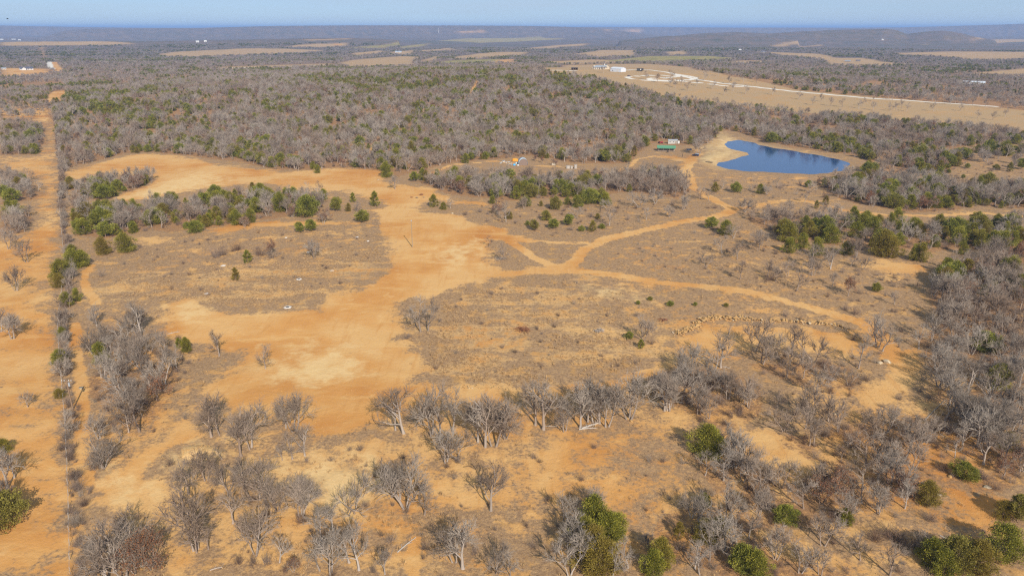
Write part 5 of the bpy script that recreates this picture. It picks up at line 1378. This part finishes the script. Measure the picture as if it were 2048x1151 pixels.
# white ash rings
for px, py, wpx, lab, dark in [(575, 614, 16, 'largest white ash ring at the edge of the orange clearing', 1), (598, 558, 11, 'white ring with dark burnt centre in the middle of the plot', 1), (664, 541, 12, 'white ash ring half covered by reddish soil', 0), (714, 474, 10, 'bright white ash patch near the pole pad', 0), (617, 504, 11, 'white ash patch beside the small bare tree', 0), (572, 475, 8, 'faint white ash ring beside the dense grey shrub', 0), (447, 531, 16, 'broad pale ash patch on the weedy plot', 0), (413, 587, 15, 'white ash patch above the clearing corner', 0), (736, 482, 9, 'thin pale ash smear beside the pole pad', 0)]:
    g = g1(px, py); r = wpx * math.hypot(g[0], g[1]) / F / 2 * (.95 if dark else .62); t = thing('ash_ring', lab, 'ash ring', (g[0], g[1], g[2] + .03))
    obj('rim', lathe([(r * 1.05, -.08), (r * .95, .06), (r * .75, .14), (r * .5, .09), (r * .36 if dark else .02, .03)], 22, None, .14, int(px)), col3('white_ash', (.58, .52, .46), vary=.3), t, smooth=True)
    if dark: obj('burnt_center', lathe([(r * .5, .075), (r * .3, .09), (.01, .07)], 14, None, .2, int(py)), col3('char', (.03, .028, .03)), t)

# dead wood
def log(px0, py0, px1, py1, r, label, m=None):
    a, b = ground([(px0, py0), (px1, py1)]); a[2] += r * .8; b[2] += r * .8
    mid = (a + b) / 2 + np.array([0, .15, .02]); t = thing('fallen_log', label, 'log', tuple(mid))
    bm = rod(a - mid, (0, 0, 0), r, r * .85, 7); rod((0, 0, 0), b - mid, r * .85, r * .55, 7, bm); obj('stem', bm, m or M['dead'], t)
    d = (b - a); n = np.array([-d[1], d[0], 0]) / (np.hypot(d[0], d[1]) + 1e-6)
    for k, sg in ((.25, 1), (.55, -1), (.75, 1)):
        p = a + d * k - mid; obj('branch_stub', rod(p, p + n * sg * .7 + d / np.linalg.norm(d) * .5 + np.array([0, 0, .3]), r * .4, r * .2, 5), m or M['dead'], t)
log(1163, 858, 1200, 846, .26, 'thick pale fallen log before the grove'); log(1158, 859, 1193, 856, .15, 'thinner fallen log lying in front of the thick one'); log(1090, 852, 1118, 853, .07, 'thin pale branch on the ground by the tall oak')
log(795, 1104, 832, 1074, .12, 'fallen grey trunk beside the footpath'); log(1880, 1071, 1906, 1086, .13, 'pale fallen log at the lower eastern slope'); log(1566, 1053, 1588, 1046, .14, 'short fallen log below the round juniper'); log(336, 668, 360, 663, .12, 'grey log lying on the clearing edge by the grove'); log(1940, 750, 1985, 775, .14, 'long fallen trunk in the eastern thicket'); log(1616, 745, 1640, 752, .1, 'pale dead branch below the crescent stones'); log(1445, 733, 1460, 737, .1, 'white stick at the foot of the spreading oak'); log(420, 1140, 450, 1133, .1, 'pale log beside the lower drive'); log(1850, 840, 1890, 800, .1, 'leaning dead pole on the slope east of the boulders')
def brush_pile(px, py, wpx, label, m, n=16, r=.05):
    g = g1(px, py); w = wpx * math.hypot(g[0], g[1]) / F / 2; t = thing('brush_pile', label, 'brush pile', tuple(g))
    for i in range(n):
        a = rr.uniform(0, 6.28); L = w * rr.uniform(.6, 1.1); x, y = rr.uniform(-.4, .4) * w, rr.uniform(-.25, .25) * w; z = rr.uniform(.1, .32) * w + .1
        obj('stick', rod((x - L / 2 * math.cos(a), y - L / 2 * math.sin(a), z * rr.uniform(.1, 1)), (x + L / 2 * math.cos(a), y + L / 2 * math.sin(a), z * rr.uniform(.3, 1.6)), r * rr.uniform(.6, 1.4), r * .4, 5), m, t)
rust = col3('rusty_wood', (.26, .11, .055), vary=.4)
brush_pile(1047, 661, 52, 'wide rusty brush pile in the straw meadow', rust, 40, .07); brush_pile(1197, 663, 38, 'grey heap of dead branches in the straw meadow', M['dead'], 30, .06); brush_pile(1326, 641, 28, 'small rusty brush pile near the crescent stones', rust, 26, .06)
brush_pile(823, 395, 10, 'dark log heap, westmost of the four by the pole pad', rust, 12, .12); brush_pile(834, 396, 10, 'low log heap, second of the four by the pole pad', wood, 12, .1); brush_pile(842, 390, 14, 'long log heap, farthest of the four by the pole pad', rust, 14, .12); brush_pile(847, 395, 7, 'smallest log heap, eastmost of the four by the pole pad', wood, 10, .1)
brush_pile(1660, 760, 40, 'heap of pale dead branches west of the boulders', M['dead'], 26, .05); brush_pile(1000, 519, 40, 'uprooted grey branches on the weedy island', M['twig'], 26, .06)

# loose stones nobody could count
COLL_STONE = hidden_collection('loose_stone', STONES[:4])
def loose():
    x, y = jitter_grid(ground([(150, 780), (2060, 740), (2060, 1165), (150, 1165)])[:, :2], 1.0)
    k = fbm(x / 9, y / 9, 151) > RNG.uniform(.42, .75, len(x)); x, y = x[k], y[k]
    scatter('loose_stones', COLL_STONE, np.stack([x, y, height(x, y) + .02], 1), RNG.uniform(.07, .28, len(x)), 'small yellow stones strewn over the lower slope', seed=9)
    print('stones', len(x))
loose()

# ranch on the ridge and farms beyond
slate = col3('slate_roof', (.26, .28, .31), rough=.5, vary=.15); tin = col3('tin_roof', (.62, .66, .70), rough=.4, metal=.2, vary=.1); dkroof = col3('dark_roof', (.09, .09, .12), rough=.6)
t = house('ranch_house', 'wide stone ranch house with grey roofs on the ridge', 'house', 1200, 138.5, 21, 10, 3.4, 2.6, cream, slate, 8, [(-8.5, -6.8, .9, 2.4), (-5.5, -3.8, .9, 2.4), (.5, 2.5, .9, 2.4), (5, 7, .9, 2.4)], (-2.6, -1.2, 2.5, glass), .8, hip=4)
rw = prism([(-4, 0), (4, 0), (4, 3.6), (0, 6.6), (-4, 3.6)], 2.5, 15); obj('rear_wing', rw, cream, t, (11, 0, 0)); obj('rear_roof', prism([(-4.8, 3.1), (0, 6.7), (4.8, 3.1), (4.8, 3.35), (0, 6.95), (-4.8, 3.35)], 2, 15.5), slate, t, (11, 0, 0)); obj('chimney', box(6, 7.4, -.8, .8, 4.5, 8), white, t)
for x in (-12.2, -10.4, -8.6): obj('porch_post', box(x - .25, x + .25, -5.6, -5.1, 0, 3.1), cream, t)
obj('porch_roof', box(-13, -8, -6, -4.7, 3.1, 3.3), slate, t)
house('barn', 'big white metal barn beside the ranch house', 'barn', 1236, 143.5, 19, 13, 4.6, 2.0, col3('white_siding', (.56, .58, .62), vary=.06), col3('white_roof', (.55, .57, .60), rough=.55, vary=.06), -35, [(-6, -4, 1.4, 2.6)], (2, 5.5, 3.6, white), .3)
def trailer():
    g = g1(1280, 142.5); t = thing('black_trailer', 'long black trailer parked by the white drive', 'trailer', tuple(g), facing(1280) + .1)
    obj('body', box(-5, 5, -1.3, 1.3, .8, 4), black, t, bevel=.15); obj('emblem', box(-.3, 1.6, -1.33, -1.302, 1.9, 3.2), white, t); windows(t, [(-4, -2.8, 2.2, 3.1), (2.6, 3.8, 2.2, 3.1)], -1.3)
    for x in (1.2, 2.3):
        for y in (-1.1, 1.1): obj('wheel', wheel_mesh(.5, .3), black, t, (x, y, .5))
    obj('tow_bar', box(-6.6, -5, -.1, .1, .7, .85), grey_metal, t)
trailer()
car('parked_car', 'dark car stopped on the white gravel loop', 1258, 153, 20, col3('dark_maroon', (.08, .03, .03), rough=.3), M['dark_maroon'])
def open_shed():
    g = g1(1149, 140); t = thing('open_shed', 'dark open-fronted shed left of the ranch house', 'shed', tuple(g), facing(1149))
    obj('back_wall', box(-5, 5, 2.8, 3, 0, 3.2), wood, t); obj('side_wall', box(-5, -4.8, -3, 2.8, 0, 3.2), wood, t); obj('side_wall', box(4.8, 5, -3, 2.8, 0, 3.2), wood, t)
    obj('roof', prism([(-3.5, 3.7), (3.5, 3.2), (3.5, 3.4), (-3.5, 3.9)], -5.5, 5.5, axis='x'), slate, t)
    for x in (-1.7, 1.7): obj('post', box(x - .12, x + .12, -2.9, -2.7, 0, 3.6), wood, t)
open_shed()
t = house('farm_house', 'white house with dark roof on the orange lot', 'house', 53, 140, 24, 11, 3.2, 3.2, white, dkroof, 10, [(-9, -7, 1, 2.4), (-4, -2, 1, 2.4), (2, 4, 1, 2.4), (7, 9, 1, 2.4)], (-1, .4, 2.4), .6)
obj('gable_wing', prism([(-4, 0), (4, 0), (4, 3.2), (0, 6), (-4, 3.2)], -9, -5.3), white, t, (-6, 0, 0)); obj('wing_roof', prism([(-4.6, 2.9), (0, 6.1), (4.6, 2.9), (4.6, 3.1), (0, 6.3), (-4.6, 3.1)], -9.4, -.5), dkroof, t, (-6, 0, 0))
W2 = [(-3, -1.5, 1, 2.2), (1.5, 3, 1, 2.2)]
for px, py, w, d, hw, hr, wm, rm, lab in [
    (8, 139, 10, 8, 3.2, 1.6, white, slate, 'small white outbuilding at the picture edge beside the orange lot'),
    (797, 105, 27, 12, 3.6, 2.2, tin, col3('blue_grey_roof', (.22, .28, .36)), 'blue-roofed metal barn in a far pasture'),
    (1480, 102, 11, 9, 4.5, 3, white, white, 'white farmhouse beyond the gravel drive ridge'), (1527, 105, 20, 9, 3.2, 2, white, dkroof, 'white house with dark roof at the tan field corner'),
    (1448, 100, 9, 7, 3, 2, col3('red_barn', (.40, .10, .07)), M['red_barn'], 'far reddish shed beside the white farmhouse'),
    (1695, 124, 16, 9, 3, 2, wood, slate, 'weathered farm building in the tan field, left one'), (1716, 123, 12, 8, 3, 2, wood, dkroof, 'weathered farm building in the tan field, right one'),
    (1945, 168.5, 38, 10, 3.4, 2.2, tin, tin, 'long pale metal barn in the eastern woods'), (4, 80, 30, 16, 6, 4, white, white, 'far white building below the blue mesa, leftmost'), (27, 79.5, 40, 16, 5, 3, white, white, 'far long white building below the blue mesa'), (39, 81, 24, 14, 6, 4, white, white, 'far white building below the blue mesa, rightmost of three'),
    (395, 85, 18, 12, 6, 4, white, white, 'far white house, left of a pair before the mesa'), (411, 84, 16, 12, 6, 4, white, white, 'far white house, right of a pair before the mesa'), (380, 131, 9, 6, 3, 1.5, white, tin, 'small white shed by the far horizontal road'), (1765, 80.5, 14, 9, 5, 3, white, white, 'tiny white house at the foot of the right hills')]:
    f_ = .7 if py < 90 else .85
    house('farm_building', lab, 'building', px, py, w * f_, d * f_, hw * f_, hr * f_, wm, rm, rr.uniform(-15, 15), W2, (-.6, .6, 2.1), .4)
def mast():
    g = g1(877, 66); t = thing('radio_mast', 'thin white mast on the far plain before the mesa', 'mast', tuple(g)); d = math.hypot(g[0], g[1]); h = 9 * d / F
    for a in (0, 2.09, 4.19): obj('leg', rod((2.2 * math.cos(a), 2.2 * math.sin(a), -1), (.5 * math.cos(a), .5 * math.sin(a), h), .8, .6, 5), white, t)
    for k in range(1, 6): obj('brace', lathe([(2.2 - .3 * k, h * k / 6), (2.6 - .3 * k, h * k / 6 + .5), (2.2 - .3 * k, h * k / 6 + 1)], 3), white, t)
mast()
def bird():
    x, y, z = ray(15, 38); D = 260.0; t = thing('bird', 'dark bird gliding above the horizon in the upper corner', 'bird', (x * D, y * D, CH + z * D), 2.2)
    bk = col3('bird_black', (.02, .02, .022))
    body = lathe([(.0, -.42), (.07, -.3), (.11, -.05), (.09, .18), (.055, .3), (.05, .36), (.0, .43)], 10); body.transform(Matrix.Rotation(math.pi / 2, 4, 'X')); obj('body', body, bk, t, smooth=True)
    for s in (-1, 1):
        bm = bmesh.new(); pr = [(.08, .14, .0), (.45, .17, .14), (.8, .05, .22), (.82, -.1, .22), (.45, -.12, .13), (.08, -.16, 0)]
        up = [bm.verts.new((s * a, b, c + .015)) for a, b, c in pr]; dn = [bm.verts.new((s * a, b, c - .015)) for a, b, c in pr]
        bm.faces.new(up); bm.faces.new(dn[::-1])
        for i in range(6): bm.faces.new([up[i], dn[i], dn[(i + 1) % 6], up[(i + 1) % 6]])
        bmesh.ops.recalc_face_normals(bm, faces=bm.faces[:]); obj('wing', bm, bk, t)
    obj('tail', prism([(-.13, -.01), (.13, -.01), (.13, .01), (-.13, .01)], .35, .62), bk, t)
bird()

# ------------------------------------------------------------------ haze over the plain
def haze():
    m = bpy.data.materials.new('haze'); m.use_nodes = True; t = m.node_tree; t.nodes.clear()
    out = t.nodes.new('ShaderNodeOutputMaterial'); v = t.nodes.new('ShaderNodeVolumePrincipled')
    v.inputs['Color'].default_value = (.36, .57, 1.0, 1); v.inputs['Density'].default_value = HAZE_DENSITY; v.inputs['Anisotropy'].default_value = 0.0
    t.links.new(v.outputs[0], out.inputs['Volume'])
    o = obj('haze', box(-46000, 46000, -46000, 46000, -40, 145), m); o['kind'] = 'stuff'; o['label'] = 'thin blue haze over the plain'
HAZE_DENSITY = 9e-5
haze()
